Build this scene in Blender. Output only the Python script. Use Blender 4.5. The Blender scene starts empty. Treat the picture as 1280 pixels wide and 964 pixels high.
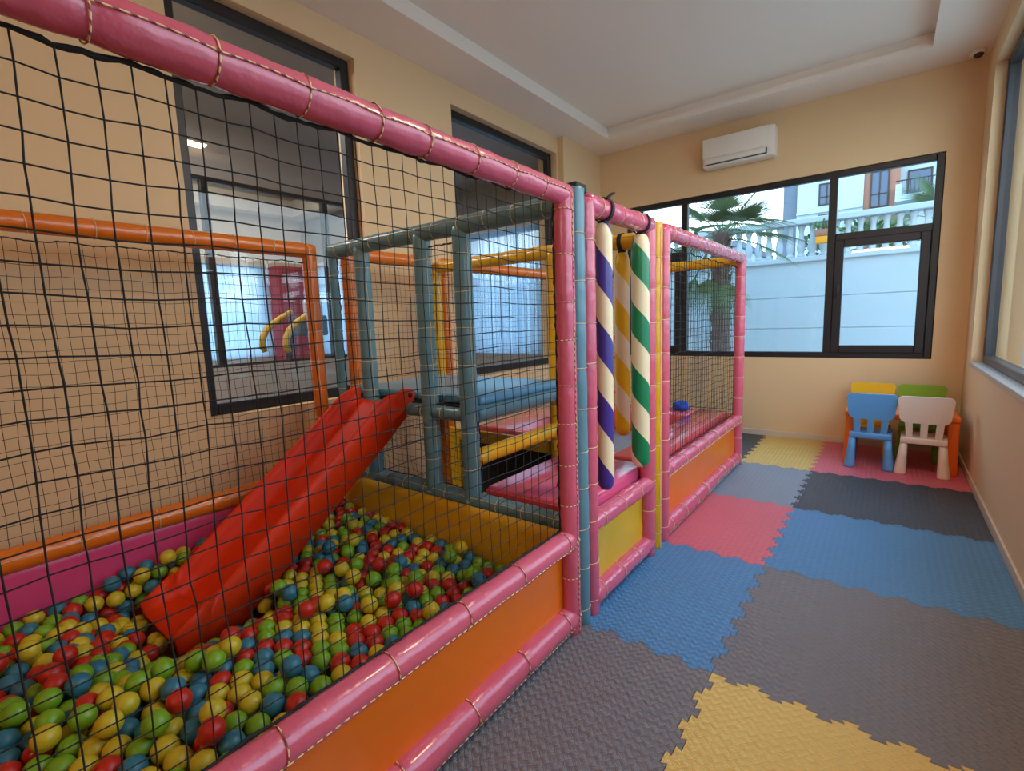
import bpy, bmesh, math, random
from mathutils import Vector, Matrix
random.seed(5)
PI = math.pi
SC = bpy.context.scene
COL = SC.collection
WORLD_LOC = {}

# ---------------------------------------------------------------- materials
def srgb(r, g, b):
    f = lambda c: (c / 12.92 if c <= .04045 else ((c + .055) / 1.055) ** 2.4)
    return (f(r / 255), f(g / 255), f(b / 255), 1)

def nd(nt, kind, **kw):
    n = nt.nodes.new(kind)
    for k, v in kw.items():
        setattr(n, k, v)
    return n

def mth(nt, op, a, b=None):
    n = nt.nodes.new('ShaderNodeMath'); n.operation = op
    for i, x in enumerate((a, b)):
        if x is None: continue
        if isinstance(x, (int, float)): n.inputs[i].default_value = x
        else: nt.links.new(x, n.inputs[i])
    return n.outputs[0]

def mat(name, col, rough=.5, metal=0, bump=0, scale=20, spec=.5, coat=0, vary=0, vscale=3, detail=3, trans=0):
    m = bpy.data.materials.new(name); m.use_nodes = True
    nt = m.node_tree; b = nt.nodes['Principled BSDF']
    b.inputs['Base Color'].default_value = col
    b.inputs['Roughness'].default_value = rough
    b.inputs['Metallic'].default_value = metal
    b.inputs['Specular IOR Level'].default_value = spec
    b.inputs['Coat Weight'].default_value = coat
    b.inputs['Coat Roughness'].default_value = .12
    tc = nd(nt, 'ShaderNodeTexCoord')
    if vary:
        n = nd(nt, 'ShaderNodeTexNoise'); n.inputs['Scale'].default_value = vscale; n.inputs['Detail'].default_value = 4
        nt.links.new(tc.outputs['Object'], n.inputs['Vector'])
        h = nd(nt, 'ShaderNodeHueSaturation'); h.inputs['Color'].default_value = col
        v = mth(nt, 'ADD', mth(nt, 'MULTIPLY', n.outputs['Fac'], 2 * vary), 1 - vary)
        nt.links.new(v, h.inputs['Value']); nt.links.new(h.outputs['Color'], b.inputs['Base Color'])
    if bump:
        n = nd(nt, 'ShaderNodeTexNoise'); n.inputs['Scale'].default_value = scale; n.inputs['Detail'].default_value = detail
        nt.links.new(tc.outputs['Object'], n.inputs['Vector'])
        bp = nd(nt, 'ShaderNodeBump'); bp.inputs['Strength'].default_value = bump; bp.inputs['Distance'].default_value = .01
        nt.links.new(n.outputs['Fac'], bp.inputs['Height']); nt.links.new(bp.outputs['Normal'], b.inputs['Normal'])
    return m

def vinyl(name, col, rough=.28, bump=.35, scale=14):
    return mat(name, col, rough, bump=bump, scale=scale, spec=.5, coat=.25, vary=.06, vscale=6, detail=2)

def weave(name, col):
    """EVA foam with a basket-weave relief"""
    m = mat(name, col, .42, spec=.5, vary=.05, vscale=2.5)
    nt = m.node_tree; b = nt.nodes['Principled BSDF']
    tc = nd(nt, 'ShaderNodeTexCoord'); mp = nd(nt, 'ShaderNodeMapping')
    mp.inputs['Rotation'].default_value = (0, 0, PI / 4)
    nt.links.new(tc.outputs['Object'], mp.inputs['Vector'])
    sp = nd(nt, 'ShaderNodeSeparateXYZ'); nt.links.new(mp.outputs[0], sp.inputs[0])
    S = 42
    u = mth(nt, 'MULTIPLY', sp.outputs[0], S); v = mth(nt, 'MULTIPLY', sp.outputs[1], S)
    par = mth(nt, 'FLOORED_MODULO', mth(nt, 'ADD', mth(nt, 'FLOOR', u), mth(nt, 'FLOOR', v)), 2)
    rib = lambda c: mth(nt, 'ABSOLUTE', mth(nt, 'SINE', mth(nt, 'MULTIPLY', c, PI * 4)))
    arch = lambda c: mth(nt, 'ABSOLUTE', mth(nt, 'SINE', mth(nt, 'MULTIPLY', c, PI)))
    a = mth(nt, 'ADD', mth(nt, 'MULTIPLY', rib(u), .35), arch(v))
    c = mth(nt, 'ADD', mth(nt, 'MULTIPLY', rib(v), .35), arch(u))
    h = mth(nt, 'ADD', mth(nt, 'MULTIPLY', a, par), mth(nt, 'MULTIPLY', c, mth(nt, 'SUBTRACT', 1, par)))
    bp = nd(nt, 'ShaderNodeBump'); bp.inputs['Strength'].default_value = .8; bp.inputs['Distance'].default_value = .004
    nt.links.new(h, bp.inputs['Height']); nt.links.new(bp.outputs['Normal'], b.inputs['Normal'])
    return m

def glass(name, tint=(1, 1, 1), ior=1.5, extra=0.0):
    m = bpy.data.materials.new(name); m.use_nodes = True; nt = m.node_tree; nt.nodes.clear()
    out = nd(nt, 'ShaderNodeOutputMaterial'); mx = nd(nt, 'ShaderNodeMixShader')
    t = nd(nt, 'ShaderNodeBsdfTransparent'); t.inputs[0].default_value = (*tint, 1)
    g = nd(nt, 'ShaderNodeBsdfGlossy'); g.inputs['Roughness'].default_value = 0.01
    fr = nd(nt, 'ShaderNodeFresnel'); fr.inputs[0].default_value = ior
    f = mth(nt, 'MINIMUM', mth(nt, 'ADD', mth(nt, 'MULTIPLY', fr.outputs[0], 1.6), extra), .9)
    geo = nd(nt, 'ShaderNodeNewGeometry'); f = mth(nt, 'MULTIPLY', f, mth(nt, 'SUBTRACT', 1, geo.outputs['Backfacing']))
    nt.links.new(f, mx.inputs[0]); nt.links.new(t.outputs[0], mx.inputs[1]); nt.links.new(g.outputs[0], mx.inputs[2])
    nt.links.new(mx.outputs[0], out.inputs[0])
    return m

def rope_mat(name, c1, c2, sc=160):
    m = mat(name, c1, .8); nt = m.node_tree; b = nt.nodes['Principled BSDF']
    tc = nd(nt, 'ShaderNodeTexCoord'); w = nd(nt, 'ShaderNodeTexWave')
    w.bands_direction = 'DIAGONAL'; w.inputs['Scale'].default_value = sc / 6.28
    nt.links.new(tc.outputs['Object'], w.inputs['Vector'])
    r = nd(nt, 'ShaderNodeValToRGB'); r.color_ramp.elements[0].color = c2; r.color_ramp.elements[1].color = c1
    r.color_ramp.elements[0].position = .3; r.color_ramp.elements[1].position = .45
    nt.links.new(w.outputs['Fac'], r.inputs[0]); nt.links.new(r.outputs[0], b.inputs['Base Color'])
    return m

def cloth_mat(name, col, transl=.5, sheer=0.0):
    m = bpy.data.materials.new(name); m.use_nodes = True; nt = m.node_tree; nt.nodes.clear()
    out = nd(nt, 'ShaderNodeOutputMaterial'); mx = nd(nt, 'ShaderNodeMixShader'); mx.inputs[0].default_value = transl
    d = nd(nt, 'ShaderNodeBsdfDiffuse'); t = nd(nt, 'ShaderNodeBsdfTranslucent')
    d.inputs[0].default_value = col; t.inputs[0].default_value = col
    nt.links.new(d.outputs[0], mx.inputs[1]); nt.links.new(t.outputs[0], mx.inputs[2])
    m2 = nd(nt, 'ShaderNodeMixShader'); m2.inputs[0].default_value = sheer; tr = nd(nt, 'ShaderNodeBsdfTransparent')
    nt.links.new(mx.outputs[0], m2.inputs[1]); nt.links.new(tr.outputs[0], m2.inputs[2]); nt.links.new(m2.outputs[0], out.inputs[0])
    return m

def stripes_mat(name, c1, c2, pitch, slope, phase):
    """vinyl sewn from two colours in a spiral: depends on height and angle round the bag's own axis"""
    m = mat(name, c1, .35, bump=.12, scale=12, coat=.15); nt = m.node_tree; b = nt.nodes['Principled BSDF']
    tc = nd(nt, 'ShaderNodeTexCoord'); sp = nd(nt, 'ShaderNodeSeparateXYZ'); nt.links.new(tc.outputs['Object'], sp.inputs[0])
    ang = mth(nt, 'DIVIDE', mth(nt, 'ARCTAN2', sp.outputs[1], sp.outputs[0]), 2 * PI)
    t = mth(nt, 'ADD', mth(nt, 'DIVIDE', sp.outputs[2], pitch), mth(nt, 'ADD', mth(nt, 'MULTIPLY', ang, slope), phase))
    fr = mth(nt, 'GREATER_THAN', mth(nt, 'FRACT', t), .5)
    mx = nd(nt, 'ShaderNodeMix'); mx.data_type = 'RGBA'
    nt.links.new(fr, mx.inputs[0]); mx.inputs[6].default_value = c1; mx.inputs[7].default_value = c2
    nt.links.new(mx.outputs[2], b.inputs['Base Color'])
    return m

M = {}
M['wall'] = mat('wall_paint', srgb(228, 194, 148), .75, bump=.05, scale=90, vary=.015)
M['ceil'] = mat('ceiling_paint', srgb(244, 230, 214), .8, bump=.03, scale=60)
M['floor'] = mat('floor_tile', srgb(170, 165, 160), .4, vary=.05)
M['base'] = mat('baseboard_tile', srgb(212, 195, 172), .4)
M['frame'] = mat('dark_aluminium', srgb(38, 36, 38), .4, metal=.2)
M['greyframe'] = mat('grey_aluminium', srgb(70, 72, 76), .35, metal=.4)
M['sill'] = mat('sill_stone', srgb(190, 188, 186), .3)
M['glass'] = glass('clear_glass', (.97, .99, 1))
M['tint'] = glass('tinted_glass', (.96, .97, .99))
M['pink'] = mat('pink_vinyl', srgb(212, 92, 112), .26, bump=.55, scale=20, coat=.35, vary=.06, vscale=6, detail=3)
M['pinkgloss'] = mat('glossy_pink_vinyl', srgb(212, 90, 116), .16, bump=.7, scale=26, coat=.6, vary=.05, detail=1.5)
M['orange'] = vinyl('orange_vinyl', srgb(220, 112, 24))
M['orangepanel'] = vinyl('orange_panel_vinyl', srgb(240, 112, 6), .38, .3, 5)
M['teal'] = vinyl('teal_vinyl', srgb(92, 134, 144), .4)
M['yellow'] = vinyl('yellow_vinyl', srgb(228, 170, 22))
M['yellowpanel'] = vinyl('yellow_panel_vinyl', srgb(226, 172, 26), .4, .2, 6)
M['pinkpanel'] = vinyl('magenta_panel_vinyl', srgb(206, 62, 112), .45, .2, 6)
M['redpad'] = mat('coral_pad_vinyl', srgb(222, 92, 96), .16, bump=.5, scale=12, coat=.5, detail=1.5)
M['pinkpad'] = mat('rose_pad_vinyl', srgb(218, 84, 122), .2, bump=.4, scale=8, coat=.5, detail=1.5)
M['redside'] = vinyl('red_side_vinyl', srgb(232, 66, 72), .4, .2, 8)
M['bluepad'] = vinyl('blue_pad_vinyl', srgb(96, 158, 190), .3, .2, 8)
M['black'] = vinyl('black_vinyl', srgb(36, 36, 38), .5, .2, 8)
M['net'] = mat('black_net_cord', srgb(22, 20, 20), .8)
M['rope'] = rope_mat('braided_rope', srgb(238, 214, 160), srgb(150, 90, 80))
M['thread'] = mat('pale_stitching', srgb(226, 196, 150), .8)
M['strap'] = mat('black_webbing', srgb(24, 24, 26), .7)
M['slide'] = mat('red_plastic', srgb(214, 50, 6), .5, bump=.05, scale=8, spec=.25)
M['hole'] = mat('hole_shade', srgb(60, 10, 8), .7)  # shade inside the slide's hole, as a colour
M['white'] = mat('white_plastic', srgb(236, 226, 212), .35)
M['acslot'] = mat('dark_slot', srgb(50, 45, 42), .6)
M['ch_blue'] = mat('blue_plastic', srgb(96, 160, 216), .4)
M['ch_white'] = mat('ivory_plastic', srgb(236, 214, 196), .4)
M['ch_yellow'] = mat('yellow_plastic', srgb(242, 190, 10), .4)
M['ch_green'] = mat('green_plastic', srgb(128, 168, 20), .4)
M['ch_orange'] = mat('orange_plastic', srgb(236, 104, 12), .4)
for k, c in dict(blue=(80, 132, 176), brown=(120, 112, 113), yellow=(226, 184, 98), pink=(220, 104, 116), black=(64, 67, 74), grey=(138, 145, 156)).items():
    M['mat_' + k] = weave(k + '_foam', srgb(*c))
for k, c in dict(red=(184, 36, 20), yellow=(196, 172, 36), green=(116, 158, 28), blue=(48, 112, 132)).items():
    M['ball_' + k] = mat(k + '_ball_plastic', srgb(*c), .38, spec=.45, vary=.05, vscale=30)
M['extwall'] = mat('white_render', srgb(166, 182, 190), .8, vary=.03, vscale=1.5)
M['bldg'] = mat('pale_facade', srgb(166, 184, 192), .8)
M['terra'] = mat('terracotta_facade', srgb(148, 104, 84), .8)
M['greyfac'] = mat('grey_facade', srgb(96, 110, 124), .8)
M['bglass'] = mat('window_glass_far', srgb(60, 84, 110), .15)
M['leaf'] = mat('palm_leaf', srgb(92, 118, 84), .55, vary=.25, vscale=4)
M['leaf2'] = mat('plant_leaf', srgb(66, 108, 56), .5, vary=.25, vscale=9)
M['bark'] = mat('palm_bark', srgb(112, 96, 92), .9, bump=.8, scale=30, vary=.3, vscale=20)
M['planter'] = mat('ochre_planter', srgb(226, 150, 30), .6)
M['ground'] = mat('paving', srgb(190, 190, 184), .9, vary=.1)
M['corr'] = mat('grey_corridor_paint', srgb(150, 146, 142), .8)
M['corrfloor'] = mat('grey_corridor_floor', srgb(140, 134, 130), .5)
M['gymwall'] = mat('cream_gym_paint', srgb(226, 212, 190), .8)
M['gymceil'] = mat('pale_gym_ceiling', srgb(200, 208, 212), .8)
M['maroon'] = mat('maroon_paint', srgb(150, 44, 62), .7)
M['blind'] = cloth_mat('blind_fabric', (.95, .98, 1, 1), .9, .88)
M['blind2'] = cloth_mat('gym_blind_fabric', (.62, .76, .86, 1), .8, .25)
M['tm_yellow'] = mat('treadmill_yellow', srgb(226, 180, 50), .4)
M['tm_dark'] = mat('treadmill_dark', srgb(46, 50, 60), .5)
M['tm_grey'] = mat('treadmill_grey', srgb(190, 198, 206), .5)
M['bluecloth'] = mat('blue_cloth', srgb(30, 80, 190), .8, bump=.6, scale=30)
M['bag_purple'] = stripes_mat('purple_cream_stripes', srgb(66, 50, 134), srgb(242, 218, 172), .326, 1, .30)
M['bag_green'] = stripes_mat('green_cream_stripes', srgb(0, 124, 74), srgb(242, 218, 172), .326, 1, .1)
M['bag_yellow'] = stripes_mat('yellow_cream_stripes', srgb(236, 186, 16), srgb(240, 222, 190), .326, 1, .3)

# ---------------------------------------------------------------- mesh helpers
class MB:
    def __init__(s): s.v = []; s.f = []; s.m = []; s.sm = []
    def add(s, vs, fs, smooth=False, mi=0):
        o = len(s.v); s.v += [tuple(p) for p in vs]
        for f in fs:
            s.f.append(tuple(i + o for i in f)); s.m.append(mi); s.sm.append(smooth)
        return s
    def box(s, x0, y0, z0, x1, y1, z1, mi=0):
        vs = [(x, y, z) for z in (z0, z1) for y in (y0, y1) for x in (x0, x1)]
        return s.add(vs, [(0, 2, 3, 1), (4, 5, 7, 6), (0, 1, 5, 4), (2, 6, 7, 3), (0, 4, 6, 2), (1, 3, 7, 5)], False, mi)
    def bm(s, b, mtx=None, smooth=False, mi=0):
        if mtx is not None: bmesh.ops.transform(b, matrix=mtx, verts=b.verts)
        b.verts.index_update()
        s.add([v.co[:] for v in b.verts], [[v.index for v in f.verts] for f in b.faces], smooth, mi); b.free(); return s
    def rbox(s, x0, y0, z0, x1, y1, z1, bev=.01, seg=2, mi=0, mtx=None, smooth=True):
        b = bmesh.new(); bmesh.ops.create_cube(b, size=1)
        for v in b.verts: v.co = ((x0 + x1) / 2 + v.co.x * (x1 - x0), (y0 + y1) / 2 + v.co.y * (y1 - y0), (z0 + z1) / 2 + v.co.z * (z1 - z0))
        bmesh.ops.bevel(b, geom=b.edges[:], offset=bev, segments=seg, affect='EDGES', profile=.5)
        return s.bm(b, mtx, smooth, mi)
    def tube(s, path, r, n=8, caps=True, closed=False, smooth=True, mi=0):
        P = [Vector(p) for p in path]; k = len(P)
        rr = r if isinstance(r, (list, tuple)) else [r] * k
        T = []
        for i in range(k):
            a = P[(i - 1) % k] if (closed or i > 0) else P[i]; b = P[(i + 1) % k] if (closed or i < k - 1) else P[i]
            T.append((b - a).normalized())
        up = Vector((0, 0, 1)) if abs(T[0].z) < .9 else Vector((1, 0, 0))
        nrm = (up - T[0] * up.dot(T[0])).normalized(); vs = []
        for i in range(k):
            nrm = (nrm - T[i] * nrm.dot(T[i])).normalized(); bn = T[i].cross(nrm)
            for j in range(n):
                a = 2 * PI * j / n
                vs.append(P[i] + (nrm * math.cos(a) + bn * math.sin(a)) * rr[i])
        fs = []
        for i in range(k if closed else k - 1):
            i2 = (i + 1) % k
            for j in range(n):
                j2 = (j + 1) % n
                fs.append((i * n + j, i * n + j2, i2 * n + j2, i2 * n + j))
        if caps and not closed:
            fs.append(tuple(range(n - 1, -1, -1))); fs.append(tuple((k - 1) * n + j for j in range(n)))
        return s.add(vs, fs, smooth, mi)
    def lathe(s, prof, n=20, c=(0, 0, 0), smooth=True, mi=0, cap=True):
        vs = []; fs = []
        for (r, z) in prof:
            for j in range(n):
                a = 2 * PI * j / n; vs.append((c[0] + r * math.cos(a), c[1] + r * math.sin(a), c[2] + z))
        for i in range(len(prof) - 1):
            for j in range(n):
                j2 = (j + 1) % n; fs.append((i * n + j, i * n + j2, (i + 1) * n + j2, (i + 1) * n + j))
        if cap:
            fs.append(tuple(range(n - 1, -1, -1))); fs.append(tuple((len(prof) - 1) * n + j for j in range(n)))
        return s.add(vs, fs, smooth, mi)
    def sphere(s, c, r, nu=16, nv=10, mi=0, sq=(1, 1, 1)):
        vs = [(c[0], c[1], c[2] + r * sq[2])]; fs = []
        for i in range(1, nv):
            t = PI * i / nv
            for j in range(nu):
                a = 2 * PI * j / nu
                vs.append((c[0] + r * sq[0] * math.sin(t) * math.cos(a), c[1] + r * sq[1] * math.sin(t) * math.sin(a), c[2] + r * sq[2] * math.cos(t)))
        vs.append((c[0], c[1], c[2] - r * sq[2])); L = len(vs) - 1
        for j in range(nu):
            j2 = (j + 1) % nu; fs.append((0, 1 + j, 1 + j2)); fs.append((L, L - nu + j2, L - nu + j))
            for i in range(nv - 2):
                fs.append((1 + i * nu + j, 1 + (i + 1) * nu + j, 1 + (i + 1) * nu + j2, 1 + i * nu + j2))
        return s.add(vs, fs, True, mi)
    def prism(s, pts, ax, a, b, mi=0, smooth=False):
        """extrude a 2-D outline along axis ax from a to b"""
        def P(p, h):
            q = list(p); q.insert(ax, h); return q
        n = len(pts); vs = [P(p, a) for p in pts] + [P(p, b) for p in pts]
        fs = [tuple(range(n - 1, -1, -1)), tuple(range(n, 2 * n))] + [(i, (i + 1) % n, n + (i + 1) % n, n + i) for i in range(n)]
        return s.add(vs, fs, smooth, mi)
    def build(s, name, mats, parent=None, loc=None):
        """one mesh object; vertices are given in world space, the origin goes to loc (default: the parent's place)"""
        o0 = Vector(loc) if loc is not None else (Vector(WORLD_LOC[parent.name]) if parent else Vector((0, 0, 0)))
        me = bpy.data.meshes.new(name)
        me.from_pydata([(p[0] - o0.x, p[1] - o0.y, p[2] - o0.z) for p in s.v], [], s.f)
        for m in (mats if isinstance(mats, (list, tuple)) else [mats]): me.materials.append(m)
        me.polygons.foreach_set('material_index', s.m); me.polygons.foreach_set('use_smooth', s.sm)
        me.validate(); me.update()
        o = bpy.data.objects.new(name, me); COL.objects.link(o)
        if parent:
            o.parent = parent; o.location = o0 - Vector(WORLD_LOC[parent.name])
        else: o.location = o0
        WORLD_LOC[o.name] = o0[:]
        return o

def tag(o, label=None, cat=None, group=None, kind=None):
    for k, v in (('label', label), ('category', cat), ('group', group), ('kind', kind)):
        if v: o[k] = v
    return o

def thing(name, label, cat, loc=(0, 0, 0), group=None, kind=None, rotz=0):
    o = bpy.data.objects.new(name, None); COL.objects.link(o); o.location = loc; o.rotation_euler = (0, 0, rotz)
    o.empty_display_size = .1; WORLD_LOC[o.name] = tuple(loc)
    return tag(o, label, cat, group, kind)

def struct(o, label=None, cat=None):
    return tag(o, label, cat, None, 'structure')

def children(o): return [c for c in bpy.data.objects if c.parent == o]

def dup(o, loc, rotz=None, label=None):
    def cp(x, par):
        c = x.copy(); COL.objects.link(c); c.parent = par
        for ch in children(x): cp(ch, c)
        return c
    kids = children(o); r = o.copy(); COL.objects.link(r)
    for ch in kids: cp(ch, r)
    r.location = loc
    if rotz is not None: r.rotation_euler = (0, 0, rotz)
    if label: r['label'] = label
    return r
# ================================================================ THE ROOM
FZ = -.018
XL, XR, YF, YB, ZC = -2.68, 1.04, 4.22, -7.0, 3.47
def wall_with_holes(mb, ax, a, b, u0, u1, z0, z1, holes):
    """wall slab between a and b along axis ax; holes = (u0,u1,z0,z1)"""
    us = sorted({u0, u1, *[h[0] for h in holes], *[h[1] for h in holes]})
    for i in range(len(us) - 1):
        p, q = us[i], us[i + 1]; zz = [(z0, z1)]
        for h in holes:
            if h[0] <= p and h[1] >= q: zz = [(z0, h[2]), (h[3], z1)]
        for (s, t) in zz:
            if ax == 0: mb.box(min(a, b), p, s, max(a, b), q, t)
            else: mb.box(p, min(a, b), s, q, max(a, b), t)

b = MB().box(XL - .25, YB, FZ - .2, XR + .3, YF + .25, FZ); struct(b.build('floor', M['floor']), 'pale hard floor under the foam mats', 'floor')
b = MB(); wall_with_holes(b, 0, XL, XL - .25, YB, YF, FZ, 4.5, [(-.64, .55, .86, 3.29), (1.54, 3.27, .86, 3.29)])
b.box(XL, 3.30, FZ, -2.60, YF, 3.58)
struct(b.build('wall_left', M['wall']), 'warm cream wall with two tall dark windows', 'wall')
b = MB(); wall_with_holes(b, 1, YF, YF + .25, -2.93, XR + .3, FZ, 4.5, [(-2.24, .81, .885, 2.75)])
struct(b.build('wall_far', M['wall']), 'cream end wall with wide window and air conditioner', 'wall')
b = MB(); wall_with_holes(b, 0, XR, XR + .3, YB, YF, FZ, 4.5, [(-1.2, 3.8, .885, 3.25)])
struct(b.build('wall_right', M['wall']), 'cream wall under the long side window', 'wall')
b = MB().box(XL - .25, YB - .2, FZ, XR + .3, YB, 4.5); struct(b.build('wall_back', M['wall']), 'cream wall behind the viewer', 'wall')
# ceiling: dropped soffit round a shallow tray
TX0, TX1, TY0, TY1, ZT = -2.28, .68, -3.0, 3.78, 3.60
b = MB()
b.box(XL - .2, YB, ZC, TX0, YF + .1, ZC + .3).box(TX1, YB, ZC, XR + .2, YF + .1, ZC + .3)
b.box(TX0, TY1, ZC, TX1, YF + .1, ZC + .3).box(TX0, YB, ZC, TX1, TY0, ZC + .3)
b.box(TX0, TY0, ZT, TX1, TY1, ZT + .17)
struct(b.build('ceiling', M['ceil']), 'pale plaster ceiling with a shallow rectangular tray', 'ceiling')
b = MB(); w, h = .03, .055
b.box(TX0, TY0, ZC - .004, TX0 + w, TY1, ZC + h).box(TX1 - w, TY0, ZC - .004, TX1, TY1, ZC + h).box(TX0 + w, TY1 - w, ZC - .004, TX1 - w, TY1, ZC + h)
struct(b.build('trim_1', M['ceil']), 'cream lip moulding round the ceiling tray', 'trim')
for nm, (x0, y0, x1, y1) in dict(baseboard_far=(-2.6, YF - .012, XR, YF), baseboard_right=(XR - .012, YB, XR, YF - .012), baseboard_left=(XL, YB, XL + .012, 3.3)).items():
    struct(MB().rbox(x0, y0, FZ, x1, y1, .062, .003, 1, smooth=False).build(nm, M['base']), 'low cream tile skirting along the ' + dict(baseboard_far='end wall', baseboard_right='window side wall', baseboard_left='tall window wall')[nm], 'baseboard')

def frame_rect(mb, ax, a, b, u0, u1, z0, z1, w):
    def bx(p, q, s, t):
        if ax == 0: mb.rbox(a, p, s, b, q, t, .006, 1, smooth=False)
        else: mb.rbox(p, a, s, q, b, t, .006, 1, smooth=False)
    bx(u0, u0 + w, z0, z1); bx(u1 - w, u1, z0, z1); bx(u0 + w, u1 - w, z0, z0 + w); bx(u0 + w, u1 - w, z1 - w, z1)

# tall windows to the corridor
for i, (y0, y1, lab) in enumerate(((-.64, .55, 'tall dark framed window behind the ball pit'), (1.54, 3.27, 'tall dark framed window behind the padded platforms'))):
    o = struct(thing('window_%d' % (i + 1), lab, 'window', (-2.79, (y0 + y1) / 2, .86)))
    f = MB(); frame_rect(f, 0, -2.82, -2.75, y0, y1, .86, 3.29, .07); f.build('window_frame', M['frame'], o)
    MB().box(-2.79, y0 + .06, .92, -2.784, y1 - .06, 3.23).build('window_pane', M['tint'], o)
# wide far window: fixed light in the middle, opening sash under a fanlight at each end
o = struct(thing('window_3', 'wide dark framed window onto the courtyard wall and palm', 'window', (-.7, 4.27, .885)))
f = MB(); frame_rect(f, 1, 4.245, 4.315, -2.24, .81, .885, 2.75, .06)
for x in (-1.515, -.03): f.rbox(x - .035, 4.245, .94, x + .035, 4.315, 2.70, .005, 1, smooth=False)
for x0, x1 in ((-2.185, -1.55), (.005, .755)): f.rbox(x0, 4.245, 2.07, x1, 4.315, 2.14, .005, 1, smooth=False)
f.build('window_frame', M['frame'], o)
for x0, x1 in ((-2.18, -1.55), (.005, .75)):
    s = MB(); frame_rect(s, 1, 4.232, 4.30, x0, x1, .94, 2.075, .075); so = s.build('window_sash', M['frame'], o)
    MB().box(x0 + .07, 4.27, 1.0, x1 - .07, 4.276, 2.01).build('window_pane', M['glass'], so)
    hx = x0 + .04 if x0 > -1 else x1 - .04
    h = MB(); h.rbox(hx - .013, 4.218, 1.56, hx + .013, 4.234, 1.63, .004, 2); h.rbox(hx - .009, 4.19, 1.50, hx + .009, 4.205, 1.61, .005, 2); h.tube([(hx, 4.22, 1.6), (hx, 4.197, 1.6)], .008)
    h.build('handle', M['frame'], so)
    MB().box(x0, 4.277, 2.13, x1, 4.283, 2.70).build('window_pane', M['glass'], o)
MB().box(-1.49, 4.277, .935, -.06, 4.283, 2.70).build('window_pane', M['glass'], o)
# side window
o = struct(thing('window_4', 'long side window with grey frame and stone sill', 'window', (1.14, 1.3, .885)))
f = MB(); frame_rect(f, 0, 1.11, 1.18, -1.2, 3.8, .9, 3.25, .06)
f.rbox(1.11, .55, .95, 1.18, .62, 3.2, .005, 1, smooth=False)
f.build('window_frame', M['greyframe'], o)
MB().box(1.145, -1.15, .95, 1.151, 3.75, 3.2).build('window_pane', M['glass'], o)
MB().rbox(1.035, -1.2, .862, 1.12, 3.8, .9, .004, 1, smooth=False).build('window_sill', M['sill'], o)

# air conditioner
o = thing('air_conditioner', 'white split air conditioner high on the end wall', 'air conditioner', (-.9, 4.22, 2.98))
b = MB().rbox(-1.254, 4.03, 2.985, -.54, YF - .002, 3.285, .02, 3); b.build('housing', M['white'], o)
MB().rbox(-1.25, 4.018, 3.075, -.60, 4.032, 3.28, .006, 2).build('front_panel', M['white'], o)
b = MB().rbox(-1.23, 4.016, 3.012, -.62, 4.032, 3.062, .006, 2); vn = b.build('louvre', M['white'], o)
MB().box(-1.21, 4.013, 3.004, -.61, 4.032, 3.010).box(-.613, 4.013, 3.004, -.607, 4.032, 3.06).build('air_slot', M['acslot'], o)
# dome camera
o = thing('dome_camera', 'small white dome camera on the ceiling corner', 'camera', (.955, 4.08, ZC))
b = MB().lathe([(.001, 0), (.052, 0), (.055, -.012), (.05, -.03), (.043, -.035)][::-1], 24, (.955, 4.08, ZC)); b.build('mount_ring', M['white'], o)
MB().sphere((.957, 4.062, ZC - .034), .034, 18, 10, 0, (1, 1, .8)).build('lens_dome', M['acslot'], o)

# ================================================================ FOAM FLOOR MATS
def edge(u0, u1, n, phase):
    """dovetail jigsaw edge along u, offsets in v"""
    A = .0112; out = []; ins = .035 if u1 - u0 > .2 else .02; p = (u1 - u0 - 2 * ins) / n
    for i in range(n):
        a = u0 + ins + i * p; m = a + p / 2; s = 1 if (i + phase) % 2 else -1
        out += [(a + p * .5 - p * .22, 0), (a + p * .5 - p * .34, A * 2 * s * .9), (a + p * .5 + p * .34, A * 2 * s * .9), (a + p * .5 + p * .22, 0)]
    return [(u0, 0)] + out + [(u1, 0)]

def foam_tile(x0, y0, x1, y1, color, label, teeth):
    """teeth: dict side -> phase for S,E,N,W"""
    g = .0012; n = lambda L: max(2, round(L / .082)); P = []
    def side(k, a, b):
        return edge(a, b, n(abs(b - a)), 0) if k in teeth else [(a, 0), (b, 0)]
    P += [(u, y0 + g + v) for u, v in side('S', x0, x1)][:-1]
    P += [(x1 - g + v, u) for u, v in side('E', y0, y1)][:-1]
    P += [(u, y1 - g + v) for u, v in side('N', x0, x1)][::-1][:-1]
    P += [(x0 + g + v, u) for u, v in side('W', y0, y1)][::-1][:-1]
    b = MB().prism(P, 2, FZ, 0)
    return tag(b.build('foam_mat', M['mat_' + color], None, ((x0 + x1) / 2, (y0 + y1) / 2, FZ)), label, 'floor mat', 'jigsaw foam floor mats')

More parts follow.
